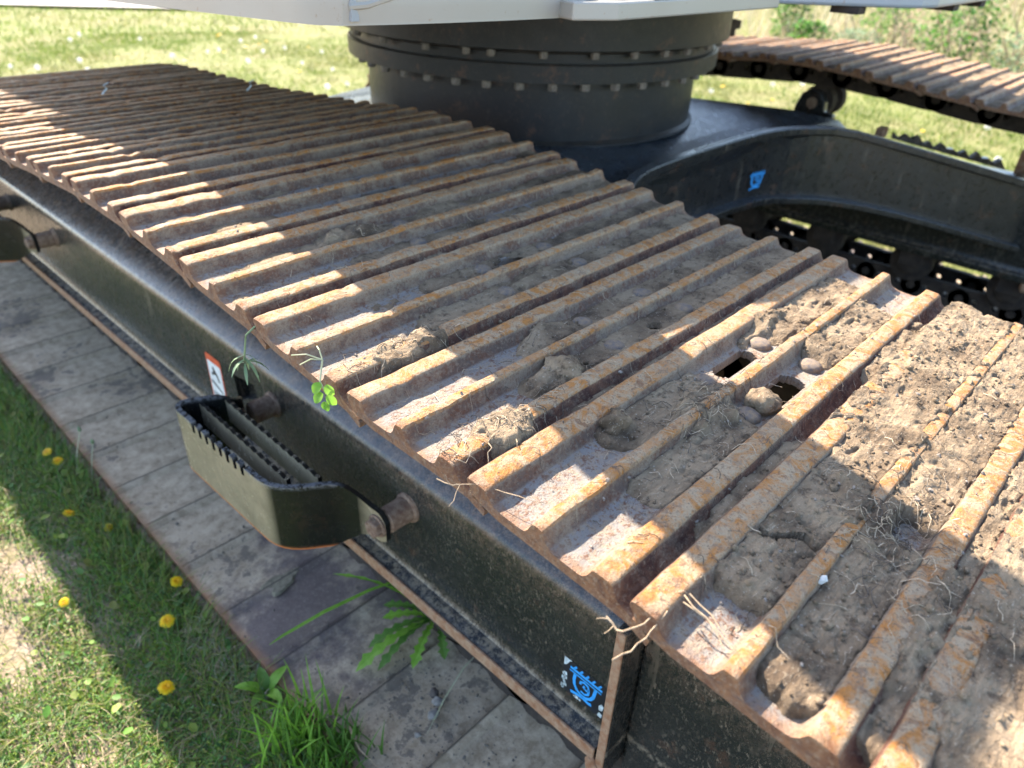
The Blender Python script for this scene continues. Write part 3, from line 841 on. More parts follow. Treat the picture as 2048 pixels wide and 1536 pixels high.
# ---- swing bearing
RB = exb(MB().lathe([(.566,.765),(.566,.952)], (XC, YC, 0), n=96).lathe([(.578,.765),(.578,.772),(.566,.782)], (XC, YC, 0), n=96), 'swing_bearing', MRING, smooth=True)
o = MB().lathe([(.56,.952),(.629,.952),(.629,.998),(.625,1.002),(.611,1.002),(.611,1.026),(.56,1.026)], (XC, YC, 0), n=96).build('lower_ring', MRING, smooth=True); sub(o, RB)
o = MB().lathe([(.58,1.036),(.648,1.036),(.653,1.038),(.657,1.040),(.657,1.115),(.657,1.195),(.3,1.195)], (XC, YC, 0), n=96).build('upper_ring', MRING, smooth=True); sub(o, RB)
o = MB().lathe([(.585,1.022),(.600,1.022),(.600,1.037),(.585,1.037)], (XC, YC, 0), n=96).build('seal', MCHAIN, smooth=True); sub(o, RB)
hb = hexbolt(.0140, .022, .0165); hme = meshof('ring_bolt', hb.V, hb.F); hme.materials.append(MBOLTD)
for i in range(40):
    a = 2*math.pi*(i+.35)/40
    q = put('bolt', hme); q.matrix_world = Matrix.Translation((XC+.597*math.cos(a), YC+.597*math.sin(a), .9515)) @ Matrix.Rotation(math.pi, 4, 'X') @ Matrix.Rotation(a*3, 4, 'Z'); sub(q, RB)
for i, ad in enumerate((-196,-181,-166,-154.5,-148,-135,-122,-111,-101,-92,-80,-68,-55)):
    a = math.radians(ad)
    q = put('bolt', hme); q.matrix_world = Matrix.Translation((XC+.632*math.cos(a), YC+.632*math.sin(a), 1.0365)) @ Matrix.Rotation(math.pi, 4, 'X') @ Matrix.Rotation(a*5, 4, 'Z') @ Matrix.Scale(.85, 4); sub(q, RB)
gf = MB(); gf.box((2.165, .985, 1.02), (2.20, 1.03, 1.075)); gf.box((2.20, .995, 1.04), (2.25, 1.02, 1.068)); o = gf.build('grease_fitting', MCHAIN, bevel=.003); sub(o, RB)

# ---- upper structure (house): only its lower edge shows, the rest stands above the frame and shades the track
ZB = 1.2
body = MB()
out1 = [(.232, 1.9), (.231, .60), (.236, .545), (.254, .513), (.30, .494), (.40, .470), (.50, .452), (.655, .432), (.655, 1.9)]
V = []; F = []
levels = [(0, 0), (.004, .000), (.02, -.003), (.05, -.003), (.065, .004), (.07, .02)]
m = len(out1)
for li, (h, _d) in enumerate(levels):
    for x, y in out1:
        dx, dy = x-.43, y-1.2; L = math.hypot(dx, dy); s = 1-_d/L
        zl = ZB + h + (0 if h > .05 else (-.0385*max(0, y-.5) if x < .3 else 0))
        V.append((.43+dx*s, 1.2+dy*s, zl))
for li in range(len(levels)-1):
    for i in range(m): F.append((li*m+i, li*m+(i+1) % m, (li+1)*m+(i+1) % m, (li+1)*m+i))
F.append(tuple(range(m))[::-1]); F.append(tuple((len(levels)-1)*m+i for i in range(m)))
body.add(V, F)
UB = exb(body, 'upper_body', MWHITE, smooth=True)
UB['label'] = 'white rounded lower corner of the upper body'
# pressed fairing line on the front face
fr_ = MB(); fr_.tube([(.262,.508,1.222),(.285,.499,1.224),(.31,.491,1.231),(.345,.482,1.243),(.38,.473,1.258)], .005, 8); tb = MB(); tb.box((.236,.50,1.262),(.47,.585,1.675)); o = tb.build('shade_box', MWHITE, bevel=.02); sub(o, UB); o = fr_.build('fairing_rib', MWHITE, smooth=True); sub(o, UB)  # unseen box added on the front corner, sized for the shadow it throws
jp = MB(); jp.box((.262,.503,1.205),(.274,.5095,1.26)); o = jp.build('panel_joint', MWHITE2); sub(o, UB)
# engine bay, tanks, cab and boom foot, all above the picture
up = MB(); up.box((.52, 1.9, 1.26), (2.9, 3.95, 2.15)); exb(up, 'engine_cover', MWHITE, bevel=.03); up = MB(); up.box((.42, 1.25, 1.24), (1.2, 1.88, 1.78)); exb(up, 'fuel_tank', MWHITE, bevel=.03)
uf = MB(); uf.box((.66, .62, 1.196), (2.45, 3.9, 1.235)); exb(uf, 'revolving_frame', MRING)
# front deck plate
dk = MB()
dkp = [(.592, .401), (.66, .366), (1.17, .352), (1.20, .60), (.66, .60)]
dk.prism([dkp], lambda p: (p[0], p[1], 1.2), lambda p: (p[0], p[1], 1.226)); DK = exb(dk, 'front_deck', MWHITE, bevel=.003)
DK['label'] = 'white deck plate with rusty anti-slip top'
for i in range(5):
    b = MB(); x = .79+.085*i; b.prism([[(x-.036, .364), (x+.034, .362), (x+.036, .59), (x-.034, .59)]], lambda p: (p[0], p[1], 1.2265), lambda p: (p[0], p[1], 1.229)); o = b.build('tread_strip', MRUST); sub(o, DK)
sd = MB(); sd.prism([[(.66,.45),(.70,.42),(.76,.42),(.78,.45),(.78,.52),(.66,.52)]], lambda p: (p[0], p[1], 1.2265), lambda p: (p[0], p[1], 1.262)); o = sd.build('step_bracket', MRING, bevel=.004); sub(o, DK)
# cab base and boom foot to the right
cb = MB(); cb.prism([[(1.262,.402),(1.45,.222),(1.50,.190),(1.56,.176),(2.05,.186),(2.93,.19),(2.98,.25),(2.98,2.1),(1.262,2.1)]], lambda p: (p[0], p[1], 1.2), lambda p: (p[0], p[1], 1.3)); CB = exb(cb, 'cab_floor', MWHITE2, bevel=.008)
cc = MB(); cc.box((2.1, .22, 1.3), (2.97, 1.85, 2.9)); exb(cc, 'cab', MWHITE, bevel=.05)
for x, y in ((1.40, .275), (1.75, .19), (1.99, .195)):
    cs = MB(); cs.box((x-.02, y, 1.186), (x+.02, y+.06, 1.1995)); o = cs.build('clip', MCHAIN); sub(o, CB)
bo = MB(); bo.prism([[(1.2,1.5),(.6,2.4),(-.6,3.3),(-1.6,3.4),(-1.6,3.0),(-.5,2.8),(.9,1.7),(1.1,1.24),(1.8,1.24)]], lambda p: (1.62, p[0], p[1]), lambda p: (1.98, p[0], p[1])); exb(bo, 'boom', MWHITE, bevel=.02)

# ------------------------------------------------------------------ decals and paint marks on the frame
def flatpoly(poly, fn, name, mat, par):
    me = meshof(name, [fn(p) for p in poly], [tuple(range(len(poly)))]); o = put(name, me, None, mat); sub(o, par); return o
MLW = mat_plain('label_white', (.62, .64, .64), .45, .12, 60); MLR = mat_plain('label_red', (.50, .085, .035), .45, .15, 60); MLK = mat_plain('label_black', (.035, .04, .045), .5, .3, 90)
MLB = mat_plain('sticker_blue', (.035, .30, .72), .4, .12, 80); MLG = mat_plain('sticker_worn', (.42, .50, .53), .6, .3, 160); MLD = mat_plain('sticker_dark', (.012, .014, .018), .4, .2, 80)
FRN = [o for o in COL.objects if o.name == 'track_frame'][0]
XS = .2355
def lab(poly, d, name, mat): return flatpoly(poly, lambda p: (XS-d, p[0], p[1]), name, mat, FRN)
def rr(y0, y1, z0, z1, r):
    P = []
    for cx, cy, a0 in ((y1-r, z1-r, 0), (y0+r, z1-r, 90), (y0+r, z0+r, 180), (y1-r, z0+r, 270)):
        for k in range(5): a = math.radians(a0+k*22.5); P.append((cx+r*math.cos(a), cy+r*math.sin(a)))
    return P
wl_ = lab(rr(1.086, 1.160, .290, .443, .008), .0006, 'warning_label', MLR)
lab(rr(1.091, 1.155, .294, .424, .004), .0010, 'label_field', MLW)
# pictogram: falling figure over a moving edge
lab([(1.135,.408),(1.128,.414),(1.120,.405),(1.112,.396),(1.104,.378),(1.110,.374),(1.118,.388),(1.126,.392),(1.140,.384),(1.143,.390),(1.132,.398)], .0014, 'pictogram', MLK)
lab([(1.148,.372),(1.100,.352),(1.098,.346),(1.150,.364)], .0014, 'pictogram', MLK)
for i in range(6):
    lab([(1.150,.338-.006*i),(1.097+.006*(i % 3),.338-.006*i),(1.097+.006*(i % 3),.335-.006*i),(1.150,.335-.006*i)], .0014, 'text_line', MLK)
def stroke(pts, wd, fn, name, mat, par):
    V = []; F = []
    P = [Vector(p) for p in pts]
    for i, p in enumerate(P):
        t = (P[min(i+1, len(P)-1)]-P[max(i-1, 0)]).normalized(); n_ = Vector((-t.y, t.x))*wd/2
        V += [fn(p+n_), fn(p-n_)]
        if i: F.append((2*i-2, 2*i-1, 2*i+1, 2*i))
    o = put(name, meshof(name, V, F), None, mat); sub(o, par); return o
def emblem(fn, par):
    """blue line mark: fringed bar over a bowl shape with a spiral, on a foot"""
    stroke([(-.029,.022),(.031,.021)], .005, fn, 'emblem_bar', MLB, par)
    stroke([(-.030,.0155),(.030,.0145)], .0028, fn, 'emblem_bar', MLB, par)
    for i in range(5): stroke([(-.022+.0115*i,.0235),(-.0175+.0115*i,.031)], .0035, fn, 'emblem_tick', MLB, par)
    U = [(-.019,.0135),(-.020,.002),(-.0185,-.008),(-.013,-.0165),(-.004,-.0205),(.005,-.020),(.013,-.014),(.0175,-.005),(.019,.006),(.020,.0135)]
    stroke(U, .0055, fn, 'emblem_bowl', MLB, par)
    sp = [(-.008,.001),(-.0075,.007),(-.001,.0105),(.006,.0085),(.0085,.0025),(.004,-.003),(-.002,-.0005),(.0005,.004)]
    stroke(sp, .0042, fn, 'emblem_spiral', MLB, par)
    stroke([(.0085,.0025),(.008,-.008),(.002,-.0135),(-.006,-.0125)], .0042, fn, 'emblem_spiral', MLB, par)
    stroke([(-.024,-.029),(-.012,-.0255),(0,-.0245),(.011,-.0262),(.016,-.0245)], .0058, fn, 'emblem_foot', MLB, par)
# worn sticker low on the near frame
sy, sz = -.010, .345
lab([(.033,.381),(-.050,.381),(-.050,.306),(.033,.306)], .0005, 'sticker', MLD)
lab([(.0325,.381),(.0325,.362),(.027,.366),(.022,.378),(.017,.381)], .0008, 'sticker_scrap', MLG)
rs = random.Random(4)
for i in range(17):
    y = .032-.006*rs.random(); z = .308+.056*i/17; a = .0018+.0022*rs.random()
    if i > 11: y = -.046+.088*rs.random(); z = .309+.003*rs.random()
    lab([(y-a, z-a*.7), (y+a*.8, z-a), (y+a, z+a*.9), (y-a*.7, z+a)], .0009, 'sticker_scrap', MLG)
lab([(-.040,.322),(-.046,.324),(-.048,.336),(-.043,.339),(-.039,.331)], .0009, 'sticker_scrap', MLG)
lab([(-.038,.308),(-.046,.307),(-.047,.316),(-.041,.318)], .0009, 'sticker_scrap', MLG)
emblem(lambda p: (XS-.0013, sy-p[0]*1.02, sz+p[1]*1.05), FRN)
# the same mark on the wall of the far leg
wA = Vector((1.7, .72+.0)); 
FWALL = [o for o in COL.objects if o.name == 'front_wall'][0]
def wallpt(x):
    P = inset(FE, .022)
    for a, b in zip(P[:-1], P[1:]):
        if a[0] <= x <= b[0]:
            t = (x-a[0])/(b[0]-a[0]); d = Vector((b[0]-a[0], b[1]-a[1])).normalized(); return Vector((x, a[1]+(b[1]-a[1])*t)), d
p0, d0 = wallpt(2.045); nn_ = Vector((d0.y, -d0.x))
def fwall(p, d=.0012):
    q = p0 + d0*p[0]*1.5 + nn_*(d+.003); return (q.x, q.y, .606+p[1]*.98)
flatpoly([(-.028,.032),(-.028,-.034),(.026,-.034),(.026,.032)], lambda p: fwall(p, .0004), 'sticker', MLD, FWALL)
emblem(fwall, FWALL)

# ------------------------------------------------------------------ dried mud on the shoes
def inhole(x, v, grow=1.0):
    r = 0
    for (cx, cv, hl, v0, v1) in HOLES:
        hv = (v1-v0)/2; dx = np.maximum(0, np.abs(x-cx)-(hl-hv)); r = np.maximum(r, (np.sqrt(dx**2+(v-(v0+v1)/2)**2) < hv*grow)*1.0)
    return r
def blob(x, v, cx, cv, rx, rv, h, s):
    q = np.sqrt(((x-cx)/rx)**2+((v-cv)/rv)**2) + .55*fbm(x*38+s, v*38, 4)
    return h*smooth(1.05, .55, q)
def band(x, a, b, s=.03): return smooth(a, a+s, x)*(1-smooth(b-s, b, x))
def mud_height(k, x, v, far=False):
    """top of the mud relative to the crest for shoe k (0 = the one with open holes, + further away)"""
    o = k*31.7 + (400 if far else 0)
    n1 = fbm(x*9+o, v*16+o, 4); n2 = fbm(x*34+o, v*34, 4); n3 = fbm(x*120+o, v*120, 3); cr = ridge(x*16+o, v*22+o*.3, 3)
    cell = fbm(x*60+o, v*18, 3)
    xe = x + .02*fbm(x*3+o, v*26+o, 3)
    c1 = v < .090
    if far:
        d = .004+.008*smooth(.35, .6, xe)*(k < 9)
    elif k <= -2:
        d = np.where(c1, .0235, .024)*smooth(.02, .07, xe) + blob(x, v, .30, .09, .10, .09, .007, o) + blob(x, v, .12, .11, .06, .05, .005, o)
    elif k == -1:
        d = np.where(c1, .0185*smooth(.075, .085, xe+.012*n2), .0155*smooth(.02, .028, xe+.01*n2))
        d = d + .0062*smooth(.33, .42, xe+.02*n1) + blob(x, v, .25, .085, .06, .045, .007, o) + blob(x, v, .16, .17, .11, .03, .008, o)
        d = d - blob(x, v, .265, .125, .028, .020, .020, o)
        d = d - .016*((np.abs(xe-.165-.25*(v-.05)) < .0045) & c1)
    elif k == 0:
        d = np.where(c1, .011*band(xe, .15, .345) + .0145*band(xe, .475, .76), .0105*band(xe, .10, .33) + .0195*band(xe, .485, .72))
        d = d + blob(x, v, .285, .088, .055, .036, .014, o) + blob(x, v, .175, .035, .028, .030, .012, o) + blob(x, v, .50, .03, .06, .02, .012, o)
        d = d*(1-inhole(x, v, 1.25))
    elif k == 1:
        d = np.where(c1, .0055*band(xe, .24, .9), .0065*band(xe, .14, .9)) + .0002
        d = d + blob(x, v, .205, .122, .048, .030, .017, o) + blob(x, v, .085, .158, .055, .027, .031, o) + blob(x, v, .26, .05, .06, .03, .010, o)
        d = d - blob(x, v, .40, .125, .014, .010, .02, o)
    elif k == 2:
        d = np.where(c1, .005*band(xe, .22, .9), .0055*band(xe, .14, .9)) + .0002
        d = d + blob(x, v, .10, .158, .085, .025, .030, o) - blob(x, v, .40, .055, .03, .014, .02, o) + blob(x, v, .38, .12, .05, .03, .008, o)
    else:
        d = (.0012 if k < 4 else .0002) + .0045*smooth(-.05+.03*min(k, 6), .35, n1) + .0025*band(xe, .18, .9)*(k < 4)
        if k % 3 == 0: d = d + blob(x, v, .16+.03*(k % 4), .06, .06, .03, .018, o)
        if k % 4 == 1: d = d + blob(x, v, .55, .15, .08, .03, .016, o)
    thick = np.clip(d/.012, 0, 1); th2 = np.clip(d/.012, 0, 2.0)
    lay = fbm(x*11+o+3, v*26+o, 4)*3.2; saw = lay-np.floor(lay)          # pressed layers that break off in ledges
    ledge = .0060*(np.minimum(saw*1.15, (1-saw)*5)-.45)
    n4 = fbm(x*45+o, v*150, 3)
    z = -.0195 + .76*d + .0026*n1*(.35+thick) + .0020*n2*(.3+th2) + .0010*n3*(.4+th2) + .0010*n4*thick + ledge*thick*.22
    crack = smooth(.83, .93, cr)*thick
    z = z - .0040*crack
    return z
mudV = []; mudF = []; nmud = 0
def add_mud(k, Mw, nx_, nv, far=False, xr=(0.0, W)):
    global nmud
    xs = np.linspace(xr[0]+.001, xr[1]-.001, nx_); vs = np.linspace(.0, .2, nv)
    x, v = np.meshgrid(xs, vs, indexing='ij')
    z = mud_height(k, x, v, far); zb = zprof(v)
    edge = np.minimum(x, W-x); z = z - .010*np.clip(1-edge/.012, 0, 1)
    over = z - zb
    z = np.where(over < .0008, zb-.0025, z)
    xj = x + .0008*fbm(x*200, v*200+k, 2); vj = v + .0008*fbm(x*200+9, v*200+k, 2)
    if k in (0,): over = np.where(inhole(x, v, 1.05) > 0, -1, over)
    P = np.stack([xj, -vj, z, np.ones_like(z)], -1).reshape(-1, 4) @ np.array(Mw).T
    idx = np.arange(nx_*nv).reshape(nx_, nv)
    keep = (over[:-1, :-1] > 0)|(over[1:, :-1] > 0)|(over[1:, 1:] > 0)|(over[:-1, 1:] > 0)
    F_ = np.stack([idx[:-1, :-1], idx[:-1, 1:], idx[1:, 1:], idx[1:, :-1]], -1)[keep]
    mudV.append(P[:, :3]); mudF.append(F_+nmud); nmud += nx_*nv
NEARF = {k: frame_mat(0, a, b) for a, b, k in FRAMES['near']}
FARF = {k: frame_mat(G, a, b) for a, b, k in FRAMES['far']}
for k, (nx_, nv) in {-3: (260, 70), -2: (430, 110), -1: (560, 140), 0: (520, 130), 1: (480, 120), 2: (400, 100), 3: (320, 80), 4: (260, 64), 5: (220, 54), 6: (200, 50), 7: (180, 44), 8: (160, 40), 9: (140, 40)}.items():
    add_mud(k, NEARF[k], nx_, nv)
def clean(Vs, Fs):
    V = np.concatenate(Vs); F = np.concatenate(Fs); u, inv = np.unique(F, return_inverse=True)
    return V[u], inv.reshape(F.shape)
V, F = clean(mudV, mudF)
o = put('dried_mud', fastmesh('dried_mud', V, F, True), None, MMUD); tag(o, 'dried mud and dust caked between the grousers of the near track', 'mud', kind='stuff')
mudV = []; mudF = []; nmud = 0
for k in range(-2, 12):
    if k in FARF: add_mud(k, FARF[k], 150, 40, True)
V, F = clean(mudV, mudF)
o = put('dried_mud', fastmesh('dried_mud', V, F, True), None, MMUD); tag(o, 'dry crumbled mud lying on the far track', 'mud', kind='stuff')

# roots, fibres and pebbles stuck in the mud
MROOT = mat_plain('dry_root', (.34, .26, .175), .9, .35, 300); MROOTD = mat_plain('dark_root', (.085, .062, .045), .9, .3, 300); MSTRAW = mat_plain('straw', (.33, .235, .145), .85, .35, 200)
def world(k, x, v, z): return NEARF[k] @ Vector((x, -v, z))
def strand(mb, k, x, v, L, r, rr_, lift=.004, n_=6):
    a = rr_.uniform(0, 6.28); pts = []
    for i in range(n_):
        z = max(float(mud_height(k, np.array([[x]]), np.array([[v]]))[0, 0]), float(zprof(v)))
        pts.append(world(k, x, v, z + r + lift*math.sin(math.pi*i/(n_-1))*rr_.uniform(.3, 1)))
        a += rr_.gauss(0, .55); x += L/n_*math.cos(a); v += L/n_*math.sin(a)
        x = min(max(x, .003), W-.003); v = min(max(v, .001), .199)
    mb.tube(pts, [r*(1-.5*i/n_) for i in range(n_)], 3, False)
rr_ = random.Random(5)
for mt, nm, lb, N_ in ((MROOT, 'root_fibre', 'fine pale root fibres lying on the dried mud', 620), (MROOTD, 'root_fibre', 'dark hair roots tangled in the mud clumps', 620)):
    mb = MB()
    for i in range(N_):
        k = rr_.choice([-2, -2, -1, -1, -1, 0, 0, 1, 1, 2, 3])
        spots = {1: (.085, .158), 2: (.10, .158), 0: (.285, .088), -1: (.25, .12), -2: (.2, .1)}
        if rr_.random() < .45 and k in spots: x = rr_.gauss(spots[k][0], .05); v = rr_.gauss(spots[k][1], .022)
        else: x = rr_.uniform(.03, .78); v = rr_.uniform(.005, .19)
        strand(mb, k, min(max(x, .005), .8), min(max(v, .003), .195), rr_.uniform(.008, .036), rr_.uniform(.00025, .0006), rr_, rr_.uniform(.001, .006))
    o = mb.build(nm, mt, None, fix=False); tag(o, lb, 'roots', kind='stuff')
pb = MB()
ico = bmesh.new(); bmesh.ops.create_icosphere(ico, subdivisions=1, radius=1); IV = [v.co.copy() for v in ico.verts]; IF = [tuple(v.index for v in f.verts) for f in ico.faces]; ico.free()
def rock(mb, p, r, rr_):
    s = Vector((rr_.uniform(.7, 1.3), rr_.uniform(.7, 1.3), rr_.uniform(.5, .9)))
    q = Matrix.Rotation(rr_.uniform(0, 6), 3, 'Z') @ Matrix.Rotation(rr_.uniform(0, 6), 3, 'X')
    mb.add([p + q @ Vector((v.x*s.x, v.y*s.y, v.z*s.z))*r*rr_.uniform(.8, 1.2) for v in IV], IF)
for i in range(260):
    k = rr_.choice([-2, -1, -1, 0, 0, 1, 2, 3, 4, 5]); x = rr_.uniform(.03, .79); v = rr_.uniform(.03, .18)
    if k == 0 and inhole(np.array([x]), np.array([v]), 1.4)[0] > 0: continue
    z = max(float(mud_height(k, np.array([[x]]), np.array([[v]]))[0, 0]), float(zprof(v)))
    rock(pb, world(k, x, v, z+.0004), rr_.uniform(.0007, .0026)*(1.5 if rr_.random() < .08 else 1), rr_)
cr_V = []; cr_F = []; IVa = np.array(IV); IFa = np.array(IF); cn = 0
for k, n_ in ((-2, 700), (-1, 1100), (0, 700), (1, 450), (2, 350), (3, 200), (4, 160)):
    x = RNG.uniform(.02, .79, n_); v = RNG.uniform(.004, .196, n_); z = mud_height(k, x, v); ok_ = z > zprof(v)+.0015; ok_ &= inhole(x, v, 1.4) < .5
    x, v, z = x[ok_], v[ok_], z[ok_]; r_ = RNG.uniform(.0007, .0024, len(x))*np.where(RNG.random(len(x)) < .07, 1.9, 1)
    P = np.stack([x, -v, z+r_*.25, np.ones_like(z)], -1) @ np.array(NEARF[k]).T
    sh = IVa[None]*r_[:, None, None]*RNG.uniform(.6, 1.3, (len(x), 12, 1))
    cr_V.append((P[:, None, :3]+sh).reshape(-1, 3)); cr_F.append((IFa[None]+(np.arange(len(x))*12)[:, None, None]+cn).reshape(-1, 3)); cn += len(x)*12
o = put('mud_crumbs', fastmesh('mud_crumbs', np.concatenate(cr_V), np.concatenate(cr_F), False), None, MMUD); tag(o, 'loose crumbs of dry soil scattered over the caked mud', 'mud crumbs', kind='stuff')
o = pb.build('pebble_grit', mat_plain('grit', (.19, .155, .125), .9, .5, 200), None, fix=False); tag(o, 'small pebbles and grit scattered on the caked mud', 'pebbles', kind='stuff')

# clods, twigs, straw, sprigs on the track
def clod(name, p, r, label, seed, mat=MMUD, squash=.6, group=None, sub_=4):
    b = bmesh.new(); bmesh.ops.create_icosphere(b, subdivisions=sub_, radius=1)
    co = np.array([v.co for v in b.verts])
    d = 1 + .35*fbm(co[:, 0]*1.6+seed, co[:, 1]*1.6+co[:, 2]*1.1, 3) + .16*fbm(co[:, 0]*5+seed, co[:, 1]*5+co[:, 2]*4, 3)
    for v, f in zip(b.verts, d): v.co = Vector((v.co.x*f*r, v.co.y*f*r*.8, v.co.z*f*r*squash))
    me = bpy.data.meshes.new(name); b.to_mesh(me); b.free(); me.polygons.foreach_set('use_smooth', [True]*len(me.polygons))
    o = put(name, me, None, mat, p); o.rotation_euler = (0, 0, seed); tag(o, label, 'clod', group); return o
p = world(0, .343, .124, -.011); clod('mud_clod', p, .021, 'pale round mud clod beside the open oval hole in the shoe', 2.1, squash=.75)
p = world(1, .215, .125, -.006); clod('mud_clod', p, .026, 'dark crumbly clod with roots standing on the track behind a grouser', 4.4, squash=.5)
p = world(0, .175, .04, -.009); clod('mud_clod', p, .017, 'small tilted clod leaning on the near side of a grouser', 6.0, squash=.9)
def twig(name, parts, label, mat, cat='twig'):
    mb = MB()
    for pts, r0, r1 in parts: mb.tube(pts, [.5*(r0+(r1-r0)*i/(len(pts)-1)) for i in range(len(pts))], 5)
    o = mb.build(name, mat, None, smooth=True, fix=False); tag(o, label, cat); return o
def jit(pts, s, seed):
    r = random.Random(seed); out = []
    P = [Vector(p) for p in pts]
    for a, b in zip(P[:-1], P[1:]):
        for t in (0, .5): out.append(a.lerp(b, t)+Vector((r.gauss(0, s), r.gauss(0, s), r.gauss(0, s))))
    return out+[P[-1]]
twig('twig', [(jit([(-.018,.024,.878),(-.011,.009,.877),(-.007,.004,.879),(.008,-.021,.880),(.015,-.051,.884),(.019,-.062,.884),(.029,-.075,.882)], .0007, 1), .0011, .0006),
  (jit([(-.008,.004,.878),(-.021,-.003,.872),(-.028,-.004,.869)], .0006, 2), .0008, .0004), (jit([(.008,-.021,.880),(.018,-.021,.886),(.022,-.023,.889)], .0004, 3), .0007, .0004),
  (jit([(-.012,.012,.877),(-.012,.018,.884)], .0004, 5), .0006, .0003)],
  'thin bare forked twig overhanging the outer edge of the track', MSTRAW)
twig('twig', [(jit([(-.020,-.181,.862),(-.021,-.191,.858),(-.016,-.199,.859),(-.004,-.206,.864),(.010,-.209,.872)], .0007, 8), .0018, .0012),
  (jit([(-.040,-.203,.850),(-.026,-.209,.854),(-.012,-.212,.860),(.001,-.213,.866),(.012,-.214,.872)], .0006, 9), .0014, .0010),
  (jit([(-.020,-.181,.862),(-.028,-.176,.864)], .0004, 6), .0010, .0006), (jit([(-.021,-.188,.860),(-.030,-.186,.857)], .0004, 7), .0010, .0006)],
  'pale broken twig jammed under the grouser nearest the frame end plate', MSTRAW)
for i, (a, b) in enumerate((((.034,-.214,.872),(.018,-.262,.864)), ((.030,-.218,.870),(.024,-.268,.862)), ((.040,-.216,.868),(.030,-.262,.861)))):
    twig('straw', [(jit([a, tuple((Vector(a)+Vector(b))/2+Vector((.002,0,.003))), b], .0008, 20+i), .0013, .0009)],
      ('split straw lying in the channel near the lower track edge', 'bleached straw stub beside the mud slab at the track edge', 'short straw bit nearest the caked mud slab')[i], MSTRAW, 'straw')
for k, x, v, L_, lb in ((1, .045, .175, .045, 'curled bare root hanging from the clump on the grouser'), (1, .075, .18, .05, 'straight pale root stub below the clump on the grouser')):
    a = world(k, x, v, .002)
    twig('root', [(jit([a, a+Vector((-.010, -.008, -.002)), a+Vector((-.018, -.014, -.012)), a+Vector((-.022, -.013, -.024)), a+Vector((-.030, -.016, -.034))], .0012, 31+int(x*1000)), .0011, .0006)], lb, MSTRAW, 'root')
chip = MB(); rock(chip, world(-1, .137, .095, -.003), .006, random.Random(3)); o = chip.build('stone_chip', mat_plain('pale_stone', (.42, .41, .38), .7), None, smooth=False); tag(o, 'pale stone chip lying on the dark mud of the near shoe', 'stone')
for i, (x, y, lb) in enumerate(((.687, 1.63, 'curled pale dry leaf on the shaded far part of the track'), (.365, 1.80, 'small pale dry curl lying on the shaded grousers'))):
    twig('dry_curl', [([(x, y, .905), (x+.012, y-.006, .918), (x+.004, y-.012, .928), (x+.018, y-.014, .934)], .004, .002)], lb, MLG, 'dry leaf')

# leaves --------------------------------------------------------------
MLEAF = mat_leaf('leaf_green', (.075, .17, .025), (.13, .24, .045), 60, .4); MLEAF2 = mat_leaf('leaf_bright', (.16, .34, .03), (.24, .42, .06), 60, .45); MGREY = mat_leaf('leaf_grey_green', (.16, .24, .12), (.24, .32, .18), 80, .3)
MSTEM = mat_leaf('stem_pale', (.34, .36, .20), (.44, .42, .28), 60, .2)
def leaf_geo(mb, base, tip, wd, up=Vector((0, 0, 1)), sag=.1, n_=5, shape=None):
    base = Vector(base); tip = Vector(tip); d = tip-base; L = d.length; s = d.cross(up).normalized(); nrm = s.cross(d).normalized()
    V = []; F = []
    for i in range(n_+1):
        t = i/n_; c = base+d*t+nrm*L*sag*math.sin(math.pi*t)
        w_ = wd*(shape(t) if shape else math.sin(math.pi*min(.98, .08+t*.9))**.7)
        V += [c-s*w_/2+nrm*w_*.12, c, c+s*w_/2+nrm*w_*.12]
        if i:
            k = 3*i; F += [(k-3, k-2, k+1, k), (k-2, k-1, k+2, k+1)]
    mb.add(V, F)
# sprigs caught on the outer ends of the grousers
e = empty('weed_sprig', (.0, .382, .89)); tag(e, 'wilted grey green sprig hanging head down over the track edge', 'weed')
mb = MB(); top = Vector((.002, .383, .893)); bot = Vector((-.012, .40, .842)); mb.tube([top, top+Vector((-.012, .004, -.01)), (top+bot)/2+Vector((-.006, 0, 0)), bot], .0012, 5); o = mb.build('stem', MGREY); sub(o, e)
for i in range(9):
    a = i*2.4; mb = MB(); r = .016+.006*(i % 3)
    leaf_geo(mb, bot+Vector((0, 0, .010-.002*i)), bot+Vector((r*math.cos(a), r*math.sin(a), -.014-.003*(i % 4))), .0042, sag=.15); o = mb.build('leaf', MGREY, smooth=True); sub(o, e)
e = empty('weed_sprig', (.0, .21, .91)); tag(e, 'bright green round-leaved sprig stuck on the sunlit track edge', 'weed')
mb = MB(); top = Vector((-.006, .222, .918)); bot = Vector((-.014, .205, .880)); mb.tube([top, (top+bot)/2+Vector((-.007, 0, 0)), bot], .0011, 5)
for q in ((-.03, .243, .924), (-.026, .235, .914), (.0, .24, .925)): mb.tube([top, (top+Vector(q))/2+Vector((0, 0, .004)), Vector(q)], .0008, 4)
o = mb.build('stem', MSTEM); sub(o, e)
for i, (dx, dy, dz, w_, l_) in enumerate(((-.012,.008,.026,.015,.018),(.006,-.012,.024,.013,.017),(-.014,.004,.012,.014,.017),(.008,-.012,.008,.013,.018),(-.006,-.004,-.002,.010,.011),(-.004,-.012,-.004,.010,.011))):
    c = bot+Vector((dx*.18-.004, dy*.18, dz*.8)); mb = MB(); leaf_geo(mb, c, c+Vector((dx*.6, dy*.6, -.010)).normalized()*l_*.8, w_*.8, up=Vector((-.7, -.3, .6)), sag=.08, n_=6); o = mb.build('leaf', MLEAF2, smooth=True); sub(o, e)

